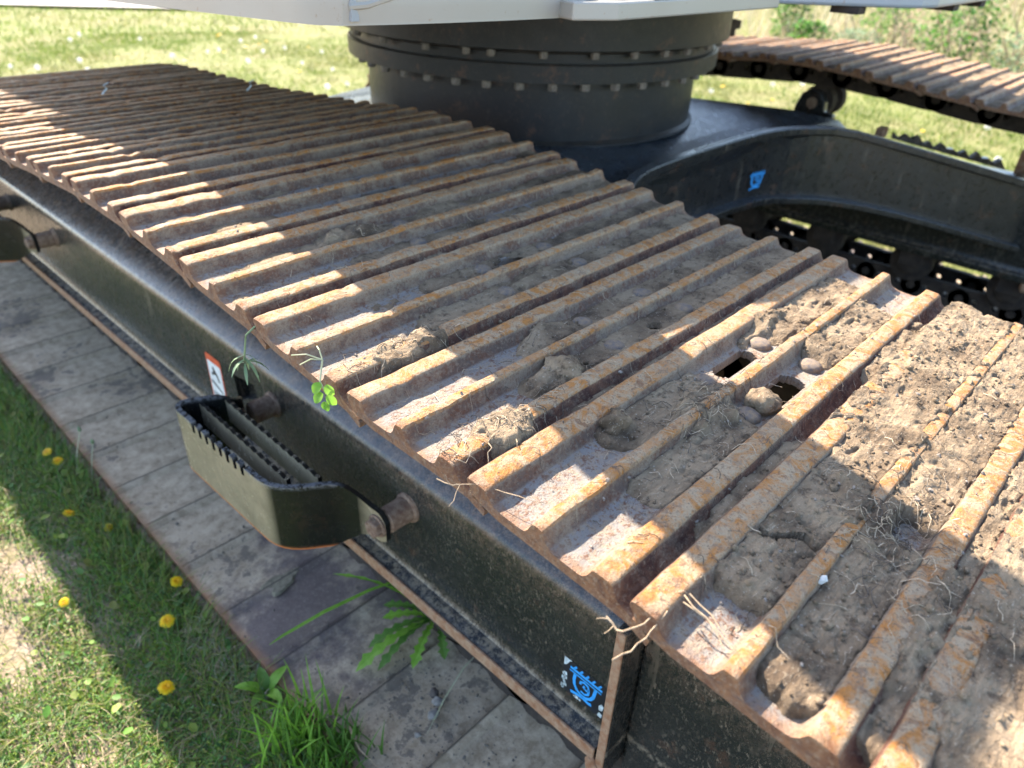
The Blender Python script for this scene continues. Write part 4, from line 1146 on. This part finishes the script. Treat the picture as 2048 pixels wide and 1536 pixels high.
# ------------------------------------------------------------------ soil crumbs and clods on the lower shoes
mb = MB(); rc = random.Random(8)
for i in range(420):
    x = abs(rc.gauss(.15, .12)); y = rc.uniform(.1, .42) if rc.random() < .75 else rc.uniform(.4, 1.7)
    if x > .5: continue
    rock(mb, Vector((x, y, .0405)), rc.uniform(.0008, .0028)*(1.6 if rc.random() < .1 else 1), rc)
o = mb.build('soil_crumbs', mat_plain('crumb', (.115, .098, .08), .95, .3, 200), None, fix=False); tag(o, 'loose soil crumbs scattered on the lower shoes', 'soil', kind='stuff')
MCL = mat_plain('grey_clod', (.20, .18, .155), .95, .25, 90)
for i, (x, y, r, z, lb) in enumerate(((.168,.272,.013,.047,'flat pale grey clod lowest in the little pile on the lower shoe'),(.190,.284,.012,.049,'middle clod of the little pile on the lower shoe'),(.197,.302,.011,.050,'dark top clod of the little pile on the lower shoe'),(.121,.261,.007,.045,'lone small clod on the lower shoe near the grass tuft'))):
    clod('soil_clod', (x, y, z), r, lb, i*1.7+.4, MCL if i != 2 else mat_plain('dark_clod', (.075, .06, .05), .95), .6, None, 3)
b = MB(); c0 = Vector((.140, .765, .0425)); P = []
for k in range(26):
    a = 2*math.pi*k/26; r = (.036+.010*math.sin(3*a+1)+.006*math.sin(5*a)); P.append((c0.x+r*1.2*math.cos(a), c0.y+r*.7*math.sin(a)))
b.prism([P], lambda p: (p[0], p[1], .0405), lambda p: (c0.x+(p[0]-c0.x)*.85, c0.y+(p[1]-c0.y)*.85, .0455)); o = b.build('mud_cake', mat_plain('mud_cake', (.165, .14, .095), .95, .3, 120)); tag(o, 'flat dried mud cake lying across a joint of the lower shoes', 'mud cake')

# ------------------------------------------------------------------ grass and weeds beside the track
GV = []; GF = []; GT = []; gn = 0
def blades(P, hgt, wid, lean, ang, tint, seg=3):
    """vectorised blades: P (n,3) bases"""
    global gn
    n_ = len(P); t = np.linspace(0, 1, seg+1)
    dirx = np.cos(ang); diry = np.sin(ang)
    for_v = []
    for i, tt in enumerate(t):
        off = lean*tt**1.7
        cx = P[:, 0]+dirx*off*hgt; cy = P[:, 1]+diry*off*hgt; cz = P[:, 2]+hgt*tt*np.sqrt(np.maximum(.05, 1-(lean*tt*.6)**2))
        w_ = wid*(1-tt**1.6)*.5+.00008
        sx = -diry*w_; sy = dirx*w_
        for_v.append(np.stack([cx-sx, cy-sy, cz], -1)); for_v.append(np.stack([cx+sx, cy+sy, cz], -1))
    Vv = np.stack(for_v, 1); k = Vv.shape[1]
    base = np.arange(n_)[:, None]*k+gn
    fs = []
    for i in range(seg):
        a = 2*i; fs.append(np.stack([base[:, 0]+a, base[:, 0]+a+1, base[:, 0]+a+3, base[:, 0]+a+2], -1))
    GV.append(Vv.reshape(-1, 3)); GF.append(np.concatenate(fs)); GT.append(np.repeat(tint, k, 0)); gn += n_*k
def discs(P, r, tilt, ang, tint):
    """small pointed-oval leaflets as two quads"""
    global gn
    n_ = len(P); ca, sa = np.cos(ang), np.sin(ang); ct, st = np.cos(tilt), np.sin(tilt)
    U = np.stack([ca*ct, sa*ct, st], -1); Vd = np.stack([-sa, ca, np.zeros(n_)], -1); N_ = np.cross(U, Vd)
    pts = [(0, 0, 0), (.45, .42, .06), (1.05, .30, .05), (1.25, 0, -.06), (1.05, -.30, .05), (.45, -.42, .06)]
    Vv = np.stack([P + (U*a + Vd*b + N_*c)*r[:, None] for a, b, c in pts], 1)
    base = np.arange(n_)*6+gn
    GV.append(Vv.reshape(-1, 3)); GF.append(np.concatenate([np.stack([base, base+1, base+2, base+3], -1), np.stack([base, base+3, base+4, base+5], -1)])); GT.append(np.repeat(tint, 6, 0)); gn += n_*6
def flush(name, label, cat, mat):
    global GV, GF, GT, gn
    me = fastmesh(name, np.concatenate(GV), np.concatenate(GF), False, {'tint': np.concatenate(GT)})
    o = put(name, me, None, mat); tag(o, label, cat, kind='stuff'); GV, GF, GT, gn = [], [], [], 0; return o
MGR = mat_attrleaf('grass_blades', .4); MDRY = mat_attrleaf('dry_grass_blades', .25, .8)
def tints(n_, cols, var=.25):
    c = np.array(cols)[RNG.integers(0, len(cols), n_)]; return np.clip(c*(1+var*(RNG.random((n_, 1))*2-1)), 0, 1)
GREENS = [(.095,.21,.030),(.14,.24,.035),(.08,.175,.040),(.20,.26,.04),(.11,.185,.065),(.21,.21,.055)]
DRYS = [(.27,.215,.125),(.21,.165,.10),(.32,.26,.16)]
def verge(n_, x0, x1, y0, y1):
    x = RNG.uniform(x0, x1, n_); y = RNG.uniform(y0, y1, n_)
    dens = np.maximum(smooth(-.55, -.1, fbm(x*6+2, y*6, 4)), .40)
    bare = np.exp(-(((x+.26)/.05)**2+((y-1.30)/.10)**2)) + np.exp(-(((x+.345)/.05)**2+((y-.97)/.10)**2)) + .6*np.exp(-(((x+.12)/.03)**2+((y-1.32)/.05)**2))
    k = RNG.random(n_) < np.clip(dens-bare, .02, 1); return x[k], y[k]
x, y = verge(120000, -1.1, -.012, -.3, 3.2); z = ground_z(x, y)
n_ = len(x); blades(np.stack([x, y, z], -1), RNG.uniform(.012, .045, n_)*(1+.5*(x > -.12)), RNG.uniform(.0012, .0030, n_), RNG.uniform(.3, 1.3, n_), RNG.uniform(0, 6.28, n_), tints(n_, GREENS))
x, y = verge(150000, -1.1, -.012, -.3, 3.2); z = ground_z(x, y)+RNG.uniform(.003, .022, len(x)); n_ = len(x)
discs(np.stack([x, y, z], -1), RNG.uniform(.0026, .0068, n_), RNG.uniform(-.9, 1.1, n_), RNG.uniform(0, 6.28, n_), tints(n_, GREENS+[(.12,.20,.04),(.07,.16,.06)]))
x, y = verge(500, -.5, -.012, -.1, 2.6); z = ground_z(x, y)+RNG.uniform(.008, .03, len(x)); n_ = len(x)
discs(np.stack([x, y, z], -1), RNG.uniform(.010, .020, n_), RNG.uniform(-.2, .9, n_), RNG.uniform(0, 6.28, n_), tints(n_, GREENS))
flush('grass', 'short green clover and grass growing beside the lower shoes', 'grass', MGR)
x = RNG.uniform(-1.1, -.01, 6000); y = RNG.uniform(-.3, 3.0, 6000); z = ground_z(x, y)+RNG.uniform(.001, .016, len(x)); n_ = len(x)
blades(np.stack([x, y, z], -1), RNG.uniform(.015, .05, n_), RNG.uniform(.0008, .002, n_), RNG.uniform(1.4, 1.66, n_), RNG.uniform(0, 6.28, n_), tints(n_, DRYS))
xx = np.clip(RNG.normal(-.045, .03, 2200), -.14, -.006); yy = RNG.uniform(.40, .80, 2200); zz = ground_z(xx, yy)+RNG.uniform(.001, .022, 2200)
blades(np.stack([xx, yy, zz], -1), RNG.uniform(.008, .022, 2200), RNG.uniform(.001, .0026, 2200), RNG.uniform(1.2, 1.66, 2200), RNG.uniform(0, 6.28, 2200), tints(2200, DRYS+[(.30,.30,.22)]))
flush('dry_grass', 'dead straw and clippings lying among the clover', 'dry grass', MDRY)

# tuft of long blades in front of the lower shoes, a thing of its own
def tuft(name, c, n_, h, spread, w_, label, mat=MLEAF2, seed=1, lean=(.1, .7)):
    r = random.Random(seed); e = empty(name, c); tag(e, label, 'grass tuft')
    for part in range(3):
        mb = MB()
        for i in range(n_//3):
            b = Vector(c)+Vector((r.gauss(0, spread), r.gauss(0, spread), 0)); a = r.uniform(0, 6.28); H = h*r.uniform(.45, 1.0); le = r.uniform(*lean)
            pts = [b+Vector((math.cos(a)*le*H*t**1.8, math.sin(a)*le*H*t**1.8, H*t*math.sqrt(max(.1, 1-(le*t*.7)**2)))) for t in np.linspace(0, 1, 6)]
            s_ = Vector((-math.sin(a), math.cos(a), 0)); V = []; F = []
            for j, p in enumerate(pts):
                ww = w_*(1-(j/5)**2.2)*r.uniform(.9, 1.05)/2+.0001; V += [p-s_*ww, p+Vector((0, 0, -ww*.5)), p+s_*ww]
                if j: F += [(3*j-3, 3*j-2, 3*j+1, 3*j), (3*j-2, 3*j-1, 3*j+2, 3*j+1)]
            mb.add(V, F)
        o = mb.build('blade', mat if part < 2 else MLEAF, smooth=True, fix=False); o['kind'] = 'stuff'; sub(o, e)
    return e
tuft('grass_tuft', (-.035, .425, .02), 110, .135, .030, .0064, 'bright tall grass tuft against the near lower shoes', seed=2)
tuft('grass_tuft', (.012, .335, .025), 80, .09, .022, .005, 'darker low grass tuft nearest the bottom of the picture', MLEAF, seed=3)
tuft('grass_tuft', (-.04, .325, .02), 110, .07, .035, .005, 'low tuft left of the dark one at the bottom edge', MLEAF2, seed=5)
e = empty('broad_leaf_weed', (-.025, .545, .02)); tag(e, 'broad leaved weed between the straw and the tall grass tuft', 'weed')
for i, (a, l_) in enumerate(((.2,.07),(1.3,.06),(2.4,.075),(3.6,.06),(4.8,.065))):
    mb = MB(); leaf_geo(mb, (-.025, .545, .022), (-.025+l_*.8*math.cos(a), .545+l_*.8*math.sin(a), .05), .022, sag=.18, n_=7); o = mb.build('leaf', MLEAF if i % 2 else MLEAF2, smooth=True); sub(o, e)
# dandelion plant lying over the lower shoes
def tooth(t):
    b = .25+.75*t**.8 if t < .85 else 1.0*(1-t)/.15
    return max(.05, b*(.45+.55*abs(((t*7) % 1)-.5)*2)) if t < .9 else max(.03, b)
e = empty('dandelion_plant', (.325, .435, .05)); tag(e, 'dandelion rosette of toothed leaves sprawling under the frame rail', 'dandelion plant')
for i, (tx, ty, tz, w_) in enumerate(((.118,.451,.046,.030),(.165,.470,.06,.028),(.150,.420,.05,.022),(.20,.372,.055,.026),(.262,.345,.05,.024),(.315,.340,.05,.022),(.225,.50,.075,.026),(.25,.53,.07,.024),(.29,.56,.08,.022),(.21,.655,.10,.010))):
    mb = MB(); leaf_geo(mb, (.318, .433+.006*math.sin(i), .055), (tx, ty, tz), w_*1.15, sag=.13, n_=28, shape=tooth); o = mb.build('leaf', MLEAF if i % 3 else MLEAF2, smooth=False); sub(o, e)
def lone(name, pts, w_, label, mat):
    mb = MB(); V = []; F = []; P = [Vector(p) for p in pts]; Q = []
    for a, b in zip(P[:-1], P[1:]): Q += [a, a.lerp(b, .5)]
    Q.append(P[-1])
    for j, p in enumerate(Q):
        t = (Q[min(j+1, len(Q)-1)]-Q[max(j-1, 0)]).normalized(); s_ = t.cross(Vector((0, 0, 1))).normalized(); u = j/(len(Q)-1)
        ww = w_*max(.08, math.sin(math.pi*min(.97, .12+.86*u))**.8)/2; V += [p-s_*ww, p+Vector((0, 0, -ww*.4)), p+s_*ww]
        if j: F += [(3*j-3, 3*j-2, 3*j+1, 3*j), (3*j-2, 3*j-1, 3*j+2, 3*j+1)]
    mb.add(V, F); o = mb.build(name, mat, smooth=True, fix=False); tag(o, label, 'grass blade'); return o
lone('grass_leaf', [(.335,.553,.075),(.25,.578,.078),(.15,.603,.070),(.06,.622,.055),(.03,.625,.05)], .0095, 'long single grass blade lying across the lower shoes', MLEAF2)
lone('grass_stalk', [(.34,.306,.06),(.27,.296,.066),(.20,.275,.06),(.133,.250,.045)], .003, 'thin bent stalk beside the little clod pile', MSTEM)
lone('grass_stalk', [(.05,.375,.05),(.03,.34,.065),(.02,.30,.07),(.03,.25,.05)], .003, 'dry brown stalk leaning by the dark grass tuft', MSTRAW)
for i, (x, y, lb) in enumerate(((-.04,1.50,'slender closed bud stalk leaning over the outer shoe edge'),(-.02,1.45,'shorter closed bud stalk beside the slender one'))):
    e = empty('bud_stalk', (x, y, .02)); tag(e, lb, 'bud')
    tp = Vector((x+.05-.01*i, y+.05, .115-.02*i)); mb = MB(); mb.tube([(x, y, .02), (x+.02, y+.02, .07), tp], .0013, 5); o = mb.build('stem', MSTEM); sub(o, e)
    mb = MB(); mb.lathe([(0, -.003), (.004, 0), (.005, .006), (.003, .012), (.0005, .015)], tuple(tp), n=8); o = mb.build('bud', MGREY, smooth=True); sub(o, e)

# dandelions
MYEL = mat_leaf('dandelion_yellow', (.80, .50, .01), (.85, .62, .02), 300, .25); MYELD = mat_leaf('dandelion_centre', (.72, .36, .01), (.78, .45, .01), 300, .2)
def petals():
    mb = MB()
    for ring, (r, n_, z, tl, w_) in enumerate(((.0195, 34, 0, -.003, .0029), (.0165, 26, .0018, .002, .0028), (.0115, 18, .0030, .004, .0024), (.0065, 12, .0040, .005, .002))):
        for i in range(n_):
            a = 2*math.pi*(i+.5*ring)/n_ + .1*math.sin(i*7.1); rr2 = r*(1+.07*math.sin(i*i*2.39+ring*1.7))
            d = Vector((math.cos(a), math.sin(a), 0)); s_ = Vector((-d.y, d.x, 0)); b = d*r*.12+Vector((0, 0, z)); t = d*rr2+Vector((0, 0, z+tl*.5+.0006*math.sin(i*3)))
            m_ = b.lerp(t, .65)+Vector((0, 0, .001))
            mb.add([b-s_*w_*.25, b+s_*w_*.25, m_+s_*w_*.5, t+s_*w_*.35, t-s_*w_*.35, m_-s_*w_*.5], [(0, 1, 2, 5), (5, 2, 3, 4)])
    return mb
pm_ = petals(); PETME = meshof('dandelion_head', pm_.V, pm_.F); PETME.materials.append(MYEL); PETME.materials.append(MYELD)
for i, p in enumerate(PETME.polygons): p.material_index = 0 if i < 2*60 else 1
cm_ = MB(); cm_.lathe([(.0075, -.010), (.008, -.004), (.009, -.001), (.002, -.001)], (0, 0, 0), n=10); CUPME = meshof('dandelion_cup', cm_.V, cm_.F, True); CUPME.materials.append(MLEAF)
DL = [(-.072,1.600,.058,'small dandelion furthest up the verge by the shoes',.95),(-.064,1.545,.055,'second dandelion just below the furthest one',1.0),(-.117,1.309,.055,'dandelion over the bare grey soil patch in the shade',1.05),(-.067,1.197,.05,'sideways dandelion close to the shoe edge above the bare patch',.8),
      (-.029,.915,.055,'tilted dandelion touching the outer edge of a lower shoe',1.0),(-.092,.824,.055,'large open dandelion in mid verge',1.15),(-.162,.676,.05,'lowest large dandelion beside the shade boundary',1.15),(-.225,1.03,.05,'sunlit dandelion on the light side of the shade boundary',.8)]
for i, (x, y, z, lb, s_) in enumerate(DL):
    e = empty('dandelion', (x, y, .02)); tag(e, lb, 'dandelion', 'yellow dandelions in the verge')
    o = put('flower_head', PETME); o.location = (x, y, z); s_ *= .68; o.scale = (s_,)*3; o.rotation_euler = ((.25, -.35, 0), (.2, -.3, 1), (.3, -.2, 2), (.9, -.9, 1), (.5, .2, 0), (.15, -.25, 1), (.1, -.3, 2), (.4, -.4, 0))[i]; sub(o, e)
    o2 = put('calyx', CUPME); o2.location = (x, y, z); o2.scale = (s_,)*3; o2.rotation_euler = o.rotation_euler; sub(o2, e)
    mb = MB(); mb.tube([(x+.012, y+.01, .015), (x+.006, y+.004, z*.6), (x, y, z-.006)], .0017, 5); q = mb.build('stem', MSTEM, smooth=True); sub(q, e)

# ------------------------------------------------------------------ field beyond
def inview(P, m=250):
    d = P-np.array(CAM_POS); zz = d@np.array(CF); px = 1024+FPX*(d@np.array(CR))/np.maximum(zz, .01); py = 768-FPX*(d@np.array(CU))/np.maximum(zz, .01)
    return (zz > .2)&(px > -m)&(px < 2048+m)&(py > -m)&(py < 1536+m)
FG = [(.105,.16,.022),(.13,.18,.027),(.082,.14,.022),(.15,.165,.04),(.12,.16,.034)]
def field(n_, dmin, dmax, hmin, hmax, wmin, wmax, cols, lean=(.1, .9)):
    r = np.sqrt(RNG.uniform(dmin**2, dmax**2, n_)); th = RNG.uniform(YAW-.75, YAW+.85, n_)
    x = CAM_POS.x+r*np.sin(th); y = CAM_POS.y+r*np.cos(th)
    k = ~((x > -.02)&(x < W+.02)&(y < 3.7)) & ~((x > G-.02)&(x < G+W+.02)&(y < 3.7)); x, y = x[k], y[k]
    z = ground_z(x, y); P = np.stack([x, y, z], -1); k = inview(P); P = P[k]
    cl = fbm(P[:, 0]*1.1, P[:, 1]*1.1, 4); k = RNG.random(len(P)) < smooth(-.5, .2, cl)+.25; P = P[k]; n2 = len(P)
    c = tints(n2, cols, .15); dry = smooth(.0, .35, fbm(P[:, 0]*.9+5, P[:, 1]*.9, 3))[:, None]*.40; c = c*(1-dry)+np.array([.23, .205, .09])*dry
    sc_ = 1+.5*smooth(0, .5, fbm(P[:, 0]*2.3, P[:, 1]*2.3+8, 3))
    blades(P, RNG.uniform(hmin, hmax, n2)*sc_, RNG.uniform(wmin, wmax, n2), RNG.uniform(*lean, n2), RNG.uniform(0, 6.28, n2), c, 2)
field(90000, 2.2, 5.5, .012, .035, .003, .006, FG)
field(130000, 5.5, 11, .015, .042, .005, .010, FG)
field(80000, 11, 22, .02, .06, .010, .018, FG)
flush('field_grass', 'sunny yellow green turf of the field beyond the machine', 'grass', MGR)
# weedy bank: dry stalks and lush clumps
n_ = 11000; x = RNG.uniform(8.2, 17, n_); y = RNG.uniform(-3, 7.5, n_)
k = (x+.35*(y-3) > 9.6+1.0*fbm(x*.8, y*.8, 2)); x, y = x[k], y[k]; z = ground_z(x, y); P = np.stack([x, y, z], -1); k = inview(P); P = P[k]; n2 = len(P)
blades(P, RNG.uniform(.15, .6, n2), RNG.uniform(.005, .011, n2), RNG.uniform(.2, 1.0, n2), RNG.uniform(0, 6.28, n2), tints(n2, [(.54,.43,.31),(.46,.36,.25),(.60,.50,.38),(.38,.29,.21)]), 3)
flush('dry_grass_bank', 'tall bleached dry grass on the bank behind the far track', 'dry grass', MDRY)
n_ = 22000; x = RNG.uniform(6.5, 12, n_); y = RNG.uniform(-2, 6, n_)
k = (np.abs(x+.55*(y-3)-8.9+.7*fbm(x*.7, y*.7, 2)) < .9) & (RNG.random(n_) < smooth(-.2, .3, fbm(x*1.3, y*1.3+3, 3))); x, y = x[k], y[k]; z = ground_z(x, y); P = np.stack([x, y, z], -1); k = inview(P); P = P[k]; n2 = len(P)
blades(P, RNG.uniform(.10, .34, n2), RNG.uniform(.006, .012, n2), RNG.uniform(.2, .9, n2), RNG.uniform(0, 6.28, n2), tints(n2, [(.13,.22,.03),(.18,.27,.05),(.10,.18,.05)]), 3)
flush('tall_grass', 'lush taller grass at the foot of the weedy bank', 'grass', MGR)
def shrub(name, c, r, h, n_, cols, label, leafr=.05):
    global GV, GF, GT, gn
    e = empty(name, c); tag(e, label, 'shrub')
    a = RNG.uniform(0, 6.28, n_); q = np.sqrt(RNG.random(n_)); zz = RNG.random(n_)
    clump = fbm(a*1.3, zz*4+c[0], 3)
    k = clump > -.28; a, q, zz = a[k], q[k], zz[k]; n_ = len(a)
    rad = r*(.35+.65*np.sin(np.pi*np.clip(zz*.8+.15, 0, 1)))*q*(1+.35*fbm(a*2, zz*3+c[1], 2))
    P = np.stack([c[0]+rad*np.cos(a), c[1]+rad*np.sin(a), c[2]+h*zz], -1)
    discs(P, RNG.uniform(.6, 1.2, n_)*leafr, RNG.uniform(-.7, .7, n_), RNG.uniform(0, 6.28, n_), tints(n_, cols, .3))
    me = fastmesh('crown', np.concatenate(GV), np.concatenate(GF), False, {'tint': np.concatenate(GT)}); GV, GF, GT, gn = [], [], [], 0
    o = put('crown', me, None, MGR); sub(o, e)
    mb = MB()
    for i in range(7):
        t = 6.28*i/7; mb.tube([c, (c[0]+r*.4*math.cos(t), c[1]+r*.4*math.sin(t), c[2]+h*.5), (c[0]+r*.75*math.cos(t+.3), c[1]+r*.75*math.sin(t+.3), c[2]+h*.95)], [.012, .008, .004], 5)
    o = mb.build('stem', MSTRAW, smooth=True, fix=False); sub(o, e)
gz = lambda x, y: float(ground_z(x, y))
G1 = [(.07,.19,.025),(.11,.25,.035),(.055,.14,.02)]; G2 = [(.16,.22,.12),(.20,.26,.15)]
shrub('shrub', (10.35, 4.55, gz(10.35, 4.55)), .30, .60, 900, G1, 'round green shrub by the dirt path left of the dry bank')
shrub('shrub', (9.7, 3.95, gz(9.7, 3.95)), .34, .40, 700, G1, 'low broad leaved weed clump in front of the dry grass', .06)
shrub('shrub', (9.15, 3.15, gz(9.15, 3.15)), .36, .42, 1500, G2, 'grey green bushy weed behind the middle of the far track', .03)
shrub('shrub', (9.9, 2.25, gz(9.9, 2.25)), .55, .85, 1300, G1, 'large bright green shrub tangled with bare stalks', .055)
shrub('shrub', (9.2, 1.35, gz(9.2, 1.35)), .45, .55, 900, G2, 'pale grey green shrub at the right edge of the picture', .04)
shrub('shrub', (10.6, 3.3, gz(10.6, 3.3)), .4, .6, 700, G1, 'sparse leafy shrub high on the bank above the grey weed', .05)
mb = MB()
for i in range(70):
    x = RNG.uniform(9.3, 11.5); y = RNG.uniform(1.0, 3.4); z = gz(x, y); a = RNG.uniform(0, 6.28); h = RNG.uniform(.5, 1.2)
    mb.tube([(x, y, z), (x+.12*math.cos(a), y+.12*math.sin(a), z+h*.5), (x+.4*math.cos(a+.4), y+.4*math.sin(a+.4), z+h)], [.010, .007, .003], 4, False)
o = mb.build('bare_stalks', MSTRAW, None, fix=False); tag(o, 'bare bleached stalks standing through the shrubs', 'stalks', kind='stuff')

# dandelion clocks and yellow dandelions out on the field
MPUFF = mat_leaf('dandelion_fluff', (.60, .60, .57), (.70, .69, .66), 100, .5, .9)
pf = MB(); r_ = random.Random(9)
for i in range(46):
    d = Vector((r_.gauss(0, 1), r_.gauss(0, 1), r_.gauss(0, 1))).normalized(); s_ = d.orthogonal().normalized(); t_ = d.cross(s_); c = d*.020
    pf.add([c+s_*.007, c+t_*.007, c-s_*.007, c-t_*.007], [(0, 1, 2, 3)])
nf_ = len(pf.F); pf.tube([(0, 0, -.16), (.004, .003, -.08), (0, 0, 0)], .0018, 4)
PUFF = meshof('dandelion_clock', pf.V, pf.F); PUFF.materials.append(MPUFF); PUFF.materials.append(MSTEM)
for i, p in enumerate(PUFF.polygons): p.material_index = 0 if i < nf_ else 1
yf = MB(); base_n = len(pm_.V); yf.add(pm_.V, pm_.F); ny_ = len(yf.F); yf.tube([(0, 0, -.10), (.003, .002, -.05), (0, 0, 0)], .0018, 4)
YF = meshof('field_dandelion', yf.V, yf.F); YF.materials.append(MYEL); YF.materials.append(MSTEM)
for i, p in enumerate(YF.polygons): p.material_index = 0 if i < ny_ else 1
cnt = {0: 0, 1: 0}
r_ = random.Random(21)
while cnt[0] < 80 or cnt[1] < 60:
    kind = 0 if cnt[0] < 80 else 1
    d = math.sqrt(r_.uniform(3.2**2, 10.5**2)); th = YAW+r_.uniform(-.62, .62); x = CAM_POS.x+d*math.sin(th); y = CAM_POS.y+d*math.cos(th)
    if (-.1 < x < W+.1 and y < 3.8) or (G-.1 < x < G+W+.1 and y < 3.8) or x+.35*(y-3) > 9.2: continue
    if vnoise(np.array([x*.6]), np.array([y*.6]))[0] < .38: continue
    if not inview(np.array([[x, y, .1]]), -5)[0]: continue
    o = put('dandelion_clock' if kind == 0 else 'field_dandelion', PUFF if kind == 0 else YF)
    o.location = (x, y, gz(x, y)+(.075 if kind == 0 else .06)*r_.uniform(.8, 1.4)); o.scale = (r_.uniform(.8, 1.25),)*3; o.rotation_euler = (r_.uniform(-.4, .4), r_.uniform(-.4, .4), r_.uniform(0, 6))
    if kind == 0: tag(o, 'white dandelion seed head standing in the sunny field', 'dandelion clock', 'white seed heads across the field')
    else: tag(o, 'tiny yellow dandelion flower out in the sunny field', 'dandelion', 'yellow flowers across the field')
    cnt[kind] += 1
